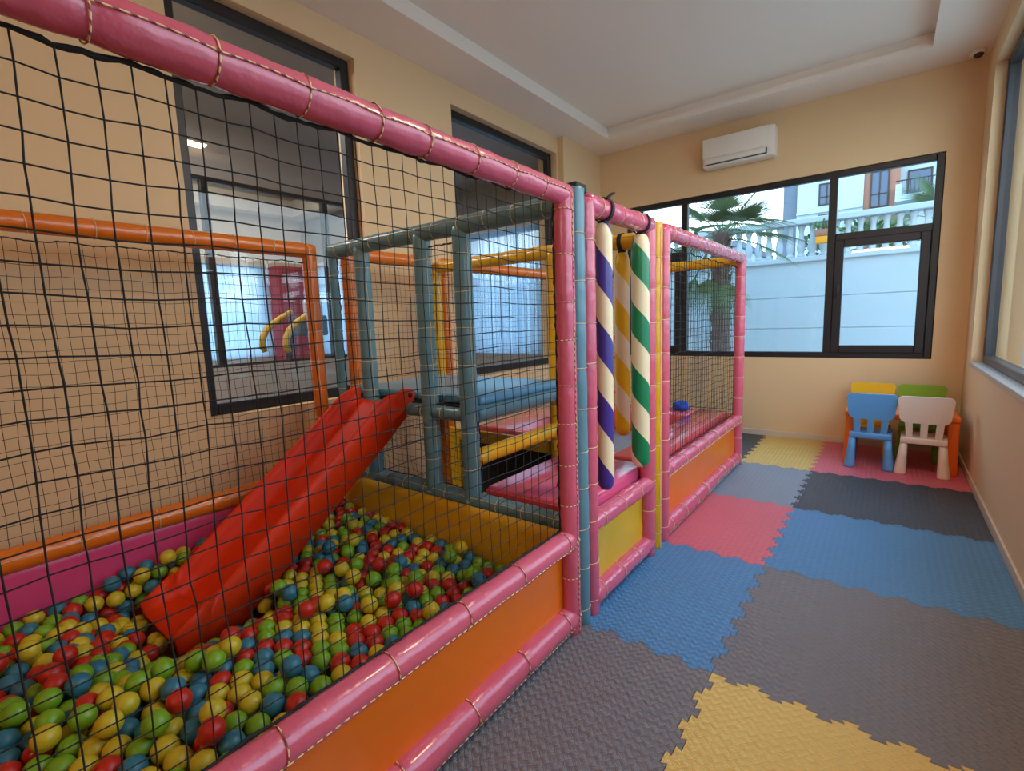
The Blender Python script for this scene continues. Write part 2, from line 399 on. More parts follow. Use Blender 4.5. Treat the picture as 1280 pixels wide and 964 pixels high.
XM, XE = -.56, 1.026
for args in ((XM, -1, 0, 0, 'brown', 'brown grey foam mat beside the orange ball pit panel', 'NE'),
             (0, -1, XE, 0, 'yellow', 'yellow jigsaw foam mat, the one closest to the viewer', 'NW'),
             (XM, 0, 0, 1, 'blue', 'blue foam mat beside the yellow panel of the play frame', 'SNE'),
             (0, 0, XE, 1, 'brown', 'wide brown grey foam mat between yellow and blue mats', 'SNW'),
             (XM, 1, 0, 2, 'pink', 'pink foam mat beside the front rail of the play frame', 'SNE'),
             (0, 1, XE, 2, 'blue', 'wide blue foam mat next to the black mat by the wall', 'SNW'),
             (XM, 2, 0, 3, 'grey', 'grey foam mat between the pink and the small yellow mat', 'SNE'),
             (0, 2, XE, 3, 'black', 'black foam mat in front of the table and chairs', 'SNW'),
             (XM, 3, 0, 4.2, 'yellow', 'small yellow foam mat by the end wall baseboard', 'SEW'),
             (0, 3, XE, 4.2, 'pink', 'red foam mat under the orange table and chairs', 'SW'),
             (-1.53, 3, XM, 4.2, 'black', 'dark foam mat behind the play frame corner by the wall', 'E')):
    foam_tile(*args)

# ================================================================ TABLE AND CHAIRS
o = thing('kids_table', 'low orange plastic kids table by the end wall', 'table', (.59, 3.66, 0))
MB().rbox(.205, 3.38, .435, .975, 3.93, .48, .012, 3).build('tabletop', M['ch_orange'], o)
for x in (.245, .935):
    for y in (3.42, 3.89):
        b = MB(); q = .03
        for (z0, r0, z1, r1) in ((0, .042, .44, .033),):
            vs = [(x + sx * r0, y + sy * r0, z0) for sx, sy in ((-1, -1), (1, -1), (1, 1), (-1, 1))] + [(x + sx * r1, y + sy * r1, z1) for sx, sy in ((-1, -1), (1, -1), (1, 1), (-1, 1))]
            bb = bmesh.new(); vv = [bb.verts.new(p) for p in vs]
            for f in ((3, 2, 1, 0), (4, 5, 6, 7), (0, 1, 5, 4), (1, 2, 6, 5), (2, 3, 7, 6), (3, 0, 4, 7)): bb.faces.new([vv[i] for i in f])
            bmesh.ops.bevel(bb, geom=bb.edges[:], offset=.012, segments=3, affect='EDGES', profile=.5)
            b.bm(bb, None, True)
        b.build('leg', M['ch_orange'], o)

def kids_chair(x, y, rotz, m, label):
    """origin on the floor under the seat; the back is on the -y side"""
    o = thing('kids_chair', label, 'chair', (x, y, 0), 'plastic kids chairs at the orange table', None, rotz)
    WORLD_LOC[o.name] = (0, 0, 0)
    def bd(b, n):
        c = b.build(n, m, o); return c
    # seat with raised rear bar
    b = MB(); pts = []
    for (px, py, r) in ((-.145, -.15, .02), (.145, -.15, .02), (.155, .14, .05), (-.155, .14, .05)):
        sx, sy = (1 if px > 0 else -1), (1 if py > 0 else -1)
        a0 = {(-1, -1): PI, (1, -1): 1.5 * PI, (1, 1): 0, (-1, 1): .5 * PI}[(sx, sy)]
        for k in range(6):
            a = a0 + k / 5 * PI / 2; pts.append((px - sx * r + r * math.cos(a), py - sy * r + r * math.sin(a)))
    b.prism(pts, 2, .275, .305, smooth=False); b.rbox(-.148, -.168, .262, .148, -.13, .312, .008, 2)
    bd(b, 'seat')
    # curved backrest board, wider at the top
    b = MB(); out = []
    W0, W1, z0, z1 = .162, .176, .440, .652
    C = [(-W0, z0, .05), (W0, z0, .05), (W1, z1, .03), (-W1, z1, .03)]
    for i, (px, pz, r) in enumerate(C):
        sx, sz = (1 if px > 0 else -1), (1 if pz > .55 else -1)
        a0 = {(-1, -1): PI, (1, -1): 1.5 * PI, (1, 1): 0, (-1, 1): .5 * PI}[(sx, sz)]
        for k in range(7):
            a = a0 + k / 6 * PI / 2; qx = px - sx * r + r * math.cos(a)
            out.append((qx, pz - sz * r + r * math.sin(a) + (.016 * (1 - (qx / W1) ** 2) if sz > 0 else -.006 * (1 - (qx / W0) ** 2))))
    tilt = lambda z: -.150 - (z - .3) * .10
    n = len(out); vs = []
    for d in (-.013, .013):
        for (px, pz) in out: vs.append((px, tilt(pz) + d + .10 * px * px * 6 * .12, pz))
    b.add(vs, [tuple(range(n)), tuple(range(2 * n - 1, n - 1, -1))]); b.add(vs, [(i, n + i, n + (i + 1) % n, (i + 1) % n) for i in range(n)], True)
    bd(b, 'backrest')
    for k in (-1, 0, 1):
        b = MB(); x0, x1 = k * .092, k * .100
        for (zz, xx, hw) in ((.30, x0, .022), (.47, x1, .023)): pass
        vs = [(x0 + s * .022, tilt(.305) + d, .305) for s in (-1, 1) for d in (-.009, .009)] + [(x1 + s * .025, tilt(.475) + d, .475) for s in (-1, 1) for d in (-.009, .009)]
        b.add(vs, [(0, 1, 3, 2), (4, 6, 7, 5), (0, 4, 5, 1), (2, 3, 7, 6), (0, 2, 6, 4), (1, 5, 7, 3)])
        bd(b, 'back_slat')
    for (lx, ly) in ((-.122, -.135), (.122, -.135), (-.125, .11), (.125, .11)):
        b = MB(); sx = 1 if lx > 0 else -1; sy = 1 if ly > 0 else -1; rings = []
        for (z, r, k) in ((0, .040, 1), (.01, .043, 1), (.05, .039, .8), (.15, .031, .45), (.28, .025, 0)):
            rings.append((Vector((lx + sx * .016 * k, ly + sy * .02 * k, z)), r))
        b.tube([c for c, r in rings], [r for c, r in rings], 16)
        bd(b, 'leg')
    WORLD_LOC[o.name] = (x, y, 0)
    return o
kids_chair(.395, 3.47, 0.0, M['ch_blue'], 'light blue plastic kids chair, its back to the room')
kids_chair(.755, 3.43, -.06, M['ch_white'], 'ivory white plastic kids chair nearest the side wall')
kids_chair(.385, 3.90, PI, M['ch_yellow'], 'yellow plastic kids chair between orange table and end wall')
kids_chair(.745, 3.88, PI - .04, M['ch_green'], 'green plastic kids chair between orange table and end wall')
# ================================================================ THE PADDED PLAY FRAME
FRAME = thing('play_frame', 'padded indoor play frame with ball pit, black nets and pink posts', 'play structure', (-1.45, .4, FZ))
X0, XB, R0 = -.575, -2.34, .0445       # front plane, back plane, tube radius
YE0, YA, YT, YBP, YC, YY, YD, YE = -2.05, -.077, .011, .099, .788, .900, 1.017, 2.89

def foam_tube(kind, A, B, r, m, label=None, every=.18, first=.09, cord='thread', rings=True, line=None, wob=.03, parent=None, cr=.0017, caps=True):
    A = Vector(A); B = Vector(B); L = (B - A).length; n = max(6, int(L / .03)); D = (B - A) / L
    rp = []; t = first
    while t < L - .02: rp.append(t + random.uniform(-.012, .012)); t += every
    side = D.cross(Vector((0, 0, 1))) if abs(D.z) < .9 else Vector((1, 0, 0)); side.normalize(); up = side.cross(D)
    ts = sorted({round(i * L / n, 4) for i in range(n + 1)} | {round(x + d, 4) for x in rp for d in (-.012, 0, .012) if 0 < x + d < L}); path = []; rad = []
    ph = random.uniform(0, 6)
    for t in ts:
        k = min([abs(t - x) for x in rp] or [9])
        rr = r * (1 + wob * .5 * math.sin(t * 23 + ph) + wob * .4 * math.sin(t * 61 + ph * 2) - (.055 * max(0, 1 - k / .02) if rings else 0))
        path.append(A + D * t + side * (wob * .08 * r * math.sin(t * 9 + ph))); rad.append(rr)
    if caps:   # rounded ends
        path = [A - D * r * .25] + path + [B + D * r * .25]; rad = [rad[0] * .7] + rad + [rad[-1] * .7]
    o = MB().tube(path, rad, 18).build(kind, m, parent or FRAME)
    if label: o['label'] = label
    s = MB()
    if rings:
        for t in rp:
            c = A + D * t; tilt = random.uniform(-.12, .12); pts = []
            for k in range(20):
                a = 2 * PI * k / 20
                pts.append(c + (side * math.cos(a) + up * math.sin(a)) * (r * 1.0 + cr * .2) + D * (tilt * r * math.sin(a)))
            s.tube(pts, cr, 5, False, True)
    if line is not None:   # a lacing line along the tube at this angle
        pts = []
        q = [0] + rp + [L]
        for i in range(len(q) - 1):
            for k in range(8):
                t = q[i] + (q[i + 1] - q[i]) * k / 8; a = line + .10 * math.sin(PI * k / 8)
                pts.append(A + D * t + (side * math.cos(a) + up * math.sin(a)) * (r * 1.0 + cr * .9))
        s.tube(pts, cr, 5)
    if s.v: s.build('lacing' if cord == 'rope' else 'stitching', M[cord], o)
    return o

def net(label, O, U, V, nu, nv, r, sag=.004, edge_r=.0035, scallop=0, wav=0, nrm=None, border='ulrb', bulge=0, droop=None):
    """square mesh net: origin O, cell vectors U and V"""
    O = Vector(O); U = Vector(U); V = Vector(V); N = (U.cross(V)).normalized(); rnd = random.Random(int(abs(O.x * 977 + O.y * 331 + O.z * 77) * 10))
    P = {}
    cu, cv = U.length, V.length
    for i in range(nu + 1):
        for j in range(nv + 1):
            p = O + U * i + V * j
            fi, fj = i / nu, j / nv; e = min(1, 6 * min(fi, 1 - fi, fj, 1 - fj) + .15)
            p = p + U.normalized() * (sag * (.9 * math.sin(j * .55 + fi * 5 + O.y * 7) + .6 * math.sin(i * .8 + j * .23)) + rnd.gauss(0, sag * .28)) * e + V.normalized() * (sag * (.9 * math.sin(i * .5 + j * .31 + O.x) + .5 * math.sin(i * 1.1)) + rnd.gauss(0, sag * .28)) * e
            p += N * (bulge * math.sin(PI * fi) * math.sin(PI * fj) + wav * math.sin(i * .9 + j * .35))
            if scallop:
                w = abs(math.sin(PI * (i * cu) / .19)) ; p -= Vector((0, 0, 1)) * scallop * w * max(0, (j - nv + 4) / 4)
            if droop: p += Vector(droop) * math.sin(PI * fi)
            P[i, j] = p
    mb = MB()
    for i in range(1, nu): mb.tube([P[i, j] for j in range(nv + 1)], r, 4, False)
    for j in range(1, nv): mb.tube([P[i, j] for i in range(nu + 1)], r, 4, False)
    k = r * 1.9
    for i in range(1, nu):
        for j in range(1, nv):
            p = P[i, j]
            mb.add([p + U.normalized() * k, p + V.normalized() * k, p - U.normalized() * k, p - V.normalized() * k, p + N * k, p - N * k],
                   [(0, 1, 4), (1, 2, 4), (2, 3, 4), (3, 0, 4), (1, 0, 5), (2, 1, 5), (3, 2, 5), (0, 3, 5)], True)
    E = {'b': [P[i, 0] for i in range(nu + 1)], 'u': [P[i, nv] for i in range(nu + 1)], 'l': [P[0, j] for j in range(nv + 1)], 'r': [P[nu, j] for j in range(nv + 1)]}
    for q in border:
        pts = []
        for a, c in zip(E[q], E[q][1:]):
            for s in range(3): pts.append(a + (c - a) * s / 3 + Vector((rnd.gauss(0, .0015), rnd.gauss(0, .0015), rnd.gauss(0, .0015))))
        pts.append(E[q][-1]); mb.tube(pts, [edge_r * rnd.uniform(.7, 1.35) for _ in pts], 5)
    o = mb.build('net', M['net'], FRAME)
    o['label'] = label
    return o

def panel(x0, y0, z0, x1, y1, z1, m, label, th_ax, amp=.004):
    """a vinyl skin between tubes, slightly rippled"""
    lo = [x0, y0, z0]; hi = [x1, y1, z1]; ax = [a for a in range(3) if a != th_ax]; nu, nv = 24, 8; ph = random.uniform(0, 6)
    vs = []; fs = []
    for s in (0, 1):
        for i in range(nu + 1):
            for j in range(nv + 1):
                p = [0, 0, 0]; u, v = i / nu, j / nv
                p[ax[0]] = lo[ax[0]] + (hi[ax[0]] - lo[ax[0]]) * u; p[ax[1]] = lo[ax[1]] + (hi[ax[1]] - lo[ax[1]]) * v
                w = amp * math.sin(u * 9 + v * 3 + ph) * math.sin(PI * v) + amp * .6 * math.sin(u * 23 - v * 5)* math.sin(PI * v)
                p[th_ax] = (hi if s else lo)[th_ax] + w; vs.append(p)
    n = (nu + 1) * (nv + 1); q = lambda s, i, j: s * n + i * (nv + 1) + j
    for i in range(nu):
        for j in range(nv):
            fs.append((q(0, i, j), q(0, i + 1, j), q(0, i + 1, j + 1), q(0, i, j + 1))); fs.append((q(1, i, j), q(1, i, j + 1), q(1, i + 1, j + 1), q(1, i + 1, j)))
    rim = [(i, 0) for i in range(nu)] + [(nu, j) for j in range(nv)] + [(i, nv) for i in range(nu, 0, -1)] + [(0, j) for j in range(nv, 0, -1)]
    for a, c in zip(rim, rim[1:] + rim[:1]): fs.append((q(0, *a), q(1, *a), q(1, *c), q(0, *c)))
    o = MB().add(vs, fs, True).build('panel', m, FRAME); o['label'] = label
    return o

ZT_, ZL, ZB = 1.850, .425, .068
XP0 = X0
post = lambda x, y, m, lab, z1=1.86, r=.0425, **k: foam_tube('post', (x, y, FZ + .012), (x, y, z1), r, m, lab, **k)
# ---- ball pit bay (pink front, orange back)
foam_tube('rail', (X0, YE0, 1.880), (X0, YA + .01, 1.855), .043, M['pink'], 'pink padded top rail laced with pale braided rope', .185, .135, 'rope', line=.05, cr=.0019, wob=.05)
foam_tube('rail', (X0, YE0, ZL), (X0, YA - .02, ZL), .047, M['pink'], 'pink padded ledge rail laced with pale rope', .30, .1, 'rope', line=-.35, cr=.0018, wob=.04)
foam_tube('rail', (X0 - .005, YE0, ZB), (X0 - .005, YA - .02, ZB), .052, M['pink'], 'pink padded bottom rail laced with pale rope', .30, .1, 'rope', line=-.75, cr=.0018, wob=.05)
post(XP0, YA, M['pink'], 'pink padded corner post with rope lacing', cord='rope', line=.0, cr=.0016, every=.17, r=.043)
post(X0, YE0, M['pink'], 'pink padded post')
panel(X0 - .022, YE0, ZB, X0 - .014, YA, ZL, M['orangepanel'], 'orange vinyl panel of the ball pit', 0, .005)
foam_tube('rail', (XB, YE0, 1.835), (XB, -.13, 1.835), R0, M['orange'], 'orange padded top rail of the ball pit back', .2, line=.9)
foam_tube('rail', (XB, YE0, .462), (XB, -.13, .462), .052, M['orange'], 'orange padded rail above the magenta panel', .3, .1, line=.2)
foam_tube('rail', (XB, YE0, .05), (XB, -.13, .05), R0, M['orange'], 'orange padded bottom rail', rings=False)
post(XB, -.13, M['orange'], 'orange padded corner post of the ball pit', line=.4)
post(XB, YE0, M['orange'], 'orange padded post')
panel(XB - .006, YE0, .05, XB + .02, -.13, .44, M['pinkpanel'], 'magenta vinyl back panel of the ball pit', 0, .003)
foam_tube('rail', (XB, YE0, 1.835), (X0, YE0, 1.835), R0, M['orange'], 'orange padded end rail'); foam_tube('rail', (XB, YE0, .46), (X0, YE0, .46), R0, M['orange'], 'orange padded end rail')
panel(XB, YE0 - .006, .03, X0, YE0 + .006, .45, M['orangepanel'], 'orange vinyl end panel of the ball pit', 1)
net('coarse black front net of the ball pit', (X0 - .024, YA - .035 - 38 * .0504, .468), (0, .0504, 0), (0, 0, .0505), 38, 27, .00155, .0035, .0052, .010, .0015)
net('black back net of the ball pit', (XB + .01, YE0 + .04, .505), (0, .0405, 0), (0, 0, .0505), 46, 25, .0011, .004, .003, .008, .001)
# ---- teal partition between ball pit and platforms
T = M['teal']
foam_tube('rail', (XB + .02, YT, 1.84), (X0 - .02, YT, 1.84), R0, T, 'teal padded top rail over the slide', .17, line=.3)
foam_tube('rail', (XB + .02, YT, .448), (X0 - .04, YT, .448), R0 * .95, T, 'teal padded rail on the yellow ball pit panel', .17, line=.5)
foam_tube('rail', (-2.05, YT, .895), (-1.24, YT, .895), .036, T, 'short teal padded rail at the platform edge', .14)
for x, lab in ((-2.02, 'teal padded post beside the slide top'), (-1.50, 'teal padded post at the slide opening'), (-1.215, 'teal padded post at the platform corner')):
    post(x, YT + .004, T, lab, 1.83, .047, line=.2)
post(XB + .02, YT + .004, T, 'thin teal padded post by the orange corner', 1.83, .028)
post(XP0, YT, T, 'teal padded front post between pink posts', 1.89, .042)
panel(XB + .03, YT - .050, .0, X0, YT - .042, .43, M['yellowpanel'], 'yellow vinyl end panel of the ball pit', 1, .004)
MB().rbox(X0 - .04, YT - .03, 1.878, X0 + .03, YT + .06, 1.915, .008, 2).build('strap', M['strap'], FRAME)
net('bunched black net under the slide platform', (XB + .07, YT + .02, .49), (.0443, 0, 0), (0, 0, .041), 25, 9, .0012, .011, .003, 0, .006)
net('narrow black net beside the slide opening', (-1.475, YT + .01, .935), (.0457, 0, 0), (0, 0, .049), 5, 17, .0012, .006, .004, 0, .003)
net('narrow black net behind the slide post', (XB + .06, YT + .01, .95), (.047, 0, 0), (0, 0, .05), 5, 17, .0012, .004, .003)
# ---- platform bay
foam_tube('rail', (X0, YBP, ZT_), (X0, YC, ZT_), R0 * 1.05, M['pinkgloss'], 'pink padded top rail holding the hanging bags', .22, wob=.04)
foam_tube('rail', (X0, YBP, ZL), (X0, YC, ZL), R0, M['pinkgloss'], 'pink padded entrance ledge', .22, wob=.05)
foam_tube('rail', (X0, YBP, ZB), (X0, YC, ZB), .048, M['pinkgloss'], 'pink padded bottom rail under the yellow panel', .2, wob=.06)
post(XP0, YBP, M['pink'], 'pink padded post at the entrance')
post(XP0, YC, M['pink'], 'pink padded post at the entrance')
panel(X0 - .02, YBP, ZB, X0 - .012, YC, ZL, M['yellowpanel'], 'yellow vinyl panel below the entrance', 0, .004)
foam_tube('rail', (-1.215, YT + .05, .893), (-1.215, YY - .05, .893), R0, T, 'teal padded rail along the platform', rings=False)
foam_tube('rail', (-1.215, YT + .03, .660), (-1.215, YY - .05, .660), R0, M['yellow'], 'yellow padded rail below the platform', rings=False)
foam_tube('rail', (XB + .02, .12, 1.835), (XB + .02, YY - .08, 1.835), R0, M['orange'], 'orange padded back top rail', .2)
foam_tube('rail', (XB + .02, YY + .08, 1.835), (XB + .02, YE, 1.835), R0, M['orange'], 'orange padded back top rail', .2)
for y, lab in ((.12, 'orange padded post behind the teal post'), (.985, 'orange padded back post'), (YE, 'orange padded far corner post')):
    post(XB + .02, y, M['orange'], lab, line=.2)
net('black back net of the platform bay', (XB + .02, .16, .50), (0, .0427, 0), (0, 0, .0510), 16, 26, .0011, .004, .003)
# orange kick post and boards under the platform
foam_tube('post', (-1.83, .42, FZ), (-1.83, .42, .86), .042, M['orange'], 'short orange padded post under the platform', rings=False)
# yellow partition with a crawl hole
Yw = M['yellow']
foam_tube('rail', (XB + .02, YY, 1.80), (X0 - .03, YY, 1.80), R0, Yw, 'yellow padded top rail', .2, line=.4)
for x, lab, z1 in ((XB + .02, 'yellow padded back post', 1.80), (-1.25, 'yellow padded post behind the platform', 1.80), (XP0, 'yellow padded front post between pink posts', 1.875)):
    post(x, YY, Yw, lab, z1, .0435 if x != XP0 else .038, line=.3)
b = MB()
for (x0, z0, x1, z1) in ((XB + .04, .0, -2.14, .56), (-2.14, .0, -1.02, .08), (-2.14, .47, -1.02, .56), (-1.02, .0, X0, .46)):
    b.rbox(x0, YY - .012, z0, x1, YY + .012, z1, .004, 1, smooth=False)
o = b.build('panel', M['yellowpanel'], FRAME); o['label'] = 'yellow vinyl panel with a square crawl hole'
o = MB().rbox(-2.16, YY + .014, .06, -1.0, YY + .03, .49, .004, 1, smooth=False).build('dark_sheet', M['black'], FRAME); o['label'] = 'black sheet standing in for the dark inside the crawl hole'  # the tunnel's darkness is put into this sheet's black colour
# ---- far bay with the coral pads
foam_tube('rail', (X0, YD, ZT_), (X0, YE, ZT_), R0 * 1.02, M['pinkgloss'], 'pink padded top rail of the far bay', .25, wob=.06)
foam_tube('rail', (X0, YD, ZL), (X0, YE, ZL), R0, M['pinkgloss'], 'wrinkled pink padded ledge of the far bay', .25, wob=.09, line=-.5)
foam_tube('rail', (X0, YD, ZB), (X0, YE, ZB), .048, M['pinkgloss'], 'wrinkled pink padded bottom rail of the far bay', .25, wob=.09, line=-.8)
post(XP0, YD, M['pink'], 'pink padded post', r=.040)
post(X0, YE, M['pink'], 'pink padded far corner post', r=.044)
foam_tube('post', (X0 - .02, YE + .075, FZ + .01), (X0 - .02, YE + .075, 1.85), .036, M['orange'], 'thin orange edge behind the far corner post', rings=False)
panel(X0 - .02, YD, ZB, X0 - .012, YE, ZL, M['orangepanel'], 'orange red vinyl panel of the far bay', 0, .006)
foam_tube('rail', (XB + .02, YE, 1.83), (X0 - .03, YE, 1.83), R0, Yw, 'yellow padded far top rail', .2)
foam_tube('rail', (XB + .02, YE, .43), (X0 - .03, YE, .43), R0, M['orange'], 'orange padded far low rail', .2)
panel(XB + .03, YE - .006, .0, X0, YE + .006, .45, M['orangepanel'], 'orange vinyl far panel', 1)
net('fine black front net of the far bay', (X0 - .03, YD + .03, .475), (0, .0482, 0), (0, 0, .0503), 38, 26, .0018, .003, .0035, .012)
net('black far end net', (XB + .06, YE - .0, .505), (.0493, 0, 0), (0, 0, .0513), 34, 25, .0012, .004, .003)
net('black back net of the far bay', (XB + .02, 1.03, .505), (0, .0485, 0), (0, 0, .0513), 38, 25, .0011, .004, .003)
# red climbing ladder on the far net
b = MB()
for p in ([(-1.735, YE - .03, .48), (-1.735, YE - .03, 1.21)], [(-1.98, YE - .03, .48), (-1.98, YE - .03, 1.21)], [(-1.98, YE - .03, .97), (-1.735, YE - .03, .97)],
          [(-1.98, YE - .03, .60), (-1.735, YE - .03, .60)], [(-1.98, YE - .03, .98), (-1.735, YE - .03, 1.2)]):
    b.tube(p, .016, 10)
o = b.build('ladder', M['slide'], FRAME); o['label'] = 'red ladder on the far net'

# ================================================================ LOOSE PADS IN THE FRAME
def pad(name, label, x0, y0, z0, x1, y1, z1, mats, bev=.03):
    b = MB(); b.rbox(x0, y0, z0, x1, y1, z1, bev, 4)
    return tag(b.build(name, mats, None, ((x0 + x1) / 2, (y0 + y1) / 2, z0)), label, 'soft mat')
b = MB(); b.rbox(-1.165, YT + .05, FZ, X0 - .045, YY - .03, .515, .022, 4)
o = tag(b.build('foam_block', [M['pinkpad']], None, (-.87, .45, FZ)), 'big pink foam block inside the entrance under the hanging bags', 'soft block')
MB().rbox(-1.16, YT + .044, .40, X0 - .05, YT + .052, .500, .003, 1, smooth=False).build('front_face', M['redside'], o)
pad('platform_mat', 'blue grey padded mat on the raised platform at the slide top', XB + .05, YT + .06, .935, -1.185, YY - .05, .985, [M['bluepad']], .022)
MB().rbox(XB + .05, YT + .05, .905, -1.25, YY - .06, .934, .004, 1, smooth=False).build('deck', M['black'], FRAME)
pad('floor_pad', 'long pink padded mat along the front of the far bay', -.90, YD - .03, FZ, X0 - .07, YE - .05, .50, [M['redpad']], .022)
pad('floor_pad', 'narrow glossy red pad behind the yellow partition panel', -1.75, YD - .06, FZ, -.91, YD + .12, .49, [M['redpad']], .022)
pad('floor_pad', 'coral padded mat at the back of the far bay', XB + .06, YD + .25, FZ, -1.76, YE - .05, .50, [M['redpad']], .018)
pad('floor_pad', 'short coral pad across the far end beneath the yellow rail', -1.75, 2.50, FZ, -.91, YE - .05, .495, [M['redpad']], .02)
pad('trampoline_bed', 'blue grey sunken mat between the pink pads of the far bay', -1.755, YD + .13, FZ, -.905, 2.49, .30, [M['mat_grey']], .01)
pad('floor_mat', 'black mat on the floor under the raised platform', XB + .05, YT + .05, FZ, -1.19, YY - .03, .03, [M['black']], .008)
b = MB(); rnd = random.Random(3)
bb = bmesh.new(); bmesh.ops.create_icosphere(bb, subdivisions=3, radius=.1)
for v in bb.verts:
    k = 1 + .16 * math.sin(v.co.x * 55 + 1) * math.sin(v.co.y * 47) + .12 * math.sin(v.co.z * 70 + v.co.x * 30)
    v.co = Vector((v.co.x * .78 * k, v.co.y * .6 * k, v.co.z * .55 * k))
    v.co.z = max(v.co.z, -.03)
bmesh.ops.translate(bb, vec=(-1.03, 2.72, .527), verts=bb.verts)
tag(b.bm(bb, None, True).build('cloth_bundle', M['bluecloth'], None, (-1.03, 2.72, .497)), 'small blue bundle of cloth lying on the coral pad at the far end', 'bundle')

# ================================================================ HANGING BAGS
def bag(x, y, ztop, zbot, r, m, label, beam_z, axis, ba=.047):
    o = thing('hanging_bag', label, 'punching bag', (x, y, zbot), 'striped bags hanging in the entrance')
    b = MB(); prof = [(.004, zbot), (r * .62, zbot + .003), (r * .92, zbot + .022), (r, zbot + .05)]
    k = 16
    for i in range(k + 1): prof.append((r * (1 + .012 * math.sin(i * 1.9)), zbot + .06 + (ztop - zbot - .12) * i / k))
    prof += [(r * .97, ztop - .05), (r * .8, ztop - .015), (r * .6, ztop)]
    b.lathe(prof, 28, (x, y, 0)); b.build('bag_body', m, o)
    s = MB(); pts = []
    for i in range(24):   # webbing loop round the beam
        a = 2 * PI * i / 24; c, q = math.cos(a) * (ba + .003), math.sin(a) * (ba + .003)
        pts.append((x + c, y, beam_z + q) if axis == 'y' else (x, y + c, beam_z + q))
    w = .012; vs = []; fs = []
    ex = Vector((0, w, 0)) if axis == 'y' else Vector((w, 0, 0))
    for p in pts:
        c = Vector((x, y, beam_z)); d = (Vector(p) - c).normalized()
        vs += [Vector(p) - ex, Vector(p) + ex, Vector(p) + ex + d * .004, Vector(p) - ex + d * .004]
    n = len(pts)
    for i in range(n):
        j = (i + 1) % n
        for q in range(4): fs.append((4 * i + q, 4 * i + (q + 1) % 4, 4 * j + (q + 1) % 4, 4 * j + q))
    s.add(vs, fs); s.rbox(x - .01, y - .01, ztop - .01, x + .01, y + .01, beam_z - ba + .002, .003, 1)
    s.rbox(x - .02, y - .02, ztop - .012, x + .02, y + .02, ztop + .012, .005, 2)
    if axis == 'y' and y < .5:
        s.rbox(-.012, -.003, 0, .012, .003, .095, .002, 1, 0, Matrix.Translation((x + .01, y + .0, beam_z + ba - .004)) @ Matrix.Rotation(math.radians(-62), 4, 'X'), False)
    s.build('strap', M['strap'], o)
    return o
bag(X0 - .0, .270, 1.79, .545, .040, M['bag_purple'], 'purple and cream spiral striped bag hanging beside the teal post', ZT_, 'y')
bag(X0 - .0, .690, 1.79, .550, .048, M['bag_green'], 'green and cream spiral striped bag hanging at the entrance', ZT_, 'y')
bag(-.775, YY, 1.74, .66, .044, M['bag_yellow'], 'yellow and cream spiral striped bag hanging behind the green one', 1.80, 'x', .044)

# ================================================================ SLIDE
def slide():
    xa, xb = -2.085, -1.665
    o = thing('slide', 'red plastic slide running down into the ball pit', 'slide', ((xa + xb) / 2, -.6, .1))
    pts = [(-.042, .930), (-.07, .918), (-.10, .895), (-.14, .862), (-.19, .820)]
    y, z = -.19, .820
    while y > -1.0: y -= .08; z -= .0600; pts.append((y, z))
    pts += [(-1.10, .180), (-1.16, .163), (-1.225, .155)]
    # U section: offsets across x and normal height, outer shell then inner shell
    w = (xb - xa) / 2; cx = (xa + xb) / 2
    def sec(h, th=.014):
        out = [(-w, -.085), (-w, h * .6), (-w + .004, h - .008), (-w + .016, h), (-w + .03, h - .006), (-w + .038, h * .6), (-w + .045, .02), (-w + .07, .004), (-w + .13, 0),
               (w - .13, 0), (w - .07, .004), (w - .045, .02), (w - .038, h * .6), (w - .03, h - .006), (w - .016, h), (w - .004, h - .008), (w, h * .6), (w, -.085), (w - .018, -.085), (w - .05, -.018), (-w + .05, -.018), (-w + .018, -.085)]
        return out
    vs = []; n = 22
    for i, (py, pz) in enumerate(pts):
        a = pts[max(0, i - 1)]; c = pts[min(len(pts) - 1, i + 1)]; d = Vector((0, c[0] - a[0], c[1] - a[1])).normalized(); nn = Vector((0, -d.z, d.y))
        if nn.z < 0: nn = -nn
        h = .105 if i > 3 else (.075, .09, .10, .108)[i]
        if i >= len(pts) - 2: h = (.075, .045)[i - len(pts) + 2]
        for (ux, uh) in sec(h): vs.append(Vector((cx + ux, py, pz)) + nn * uh)
    fs = []
    for i in range(len(pts) - 1):
        for j in range(n):
            k = (j + 1) % n; fs.append((i * n + j, (i + 1) * n + j, (i + 1) * n + k, i * n + k))
    fs.append(tuple(range(n))); fs.append(tuple((len(pts) - 1) * n + j for j in range(n - 1, -1, -1)))
    MB().add(vs, fs, True).build('chute', M['slide'], o)
    for s, x in ((-1, xa + .019), (1, xb - .019)):   # rounded shoulders at the top
        b = MB(); prof = [(.02, .925), (.045, .945), (.05, .975), (.035, 1.003), (.0, 1.010), (-.05, .995), (-.10, .965), (-.16, .915), (-.14, .84), (-.06, .875)] if s > 0 else [(-.045, .90), (-.042, .99), (-.05, 1.004), (-.07, 1.005), (-.10, .985), (-.15, .93), (-.19, .88), (-.16, .82), (-.08, .86)]
        b.prism(prof, 0, x - .02, x + .02); sh = b.build('shoulder', M['slide'], o)
        if s < 0: continue
        hb = MB().tube([(x + .0195 * s, .015, .972), (x + .0225 * s, .015, .972)], .016, 16); hb.build('hole_disc', M['hole'], sh)  # solid dark disc, the hole's shade is painted on it
    return o
slide()
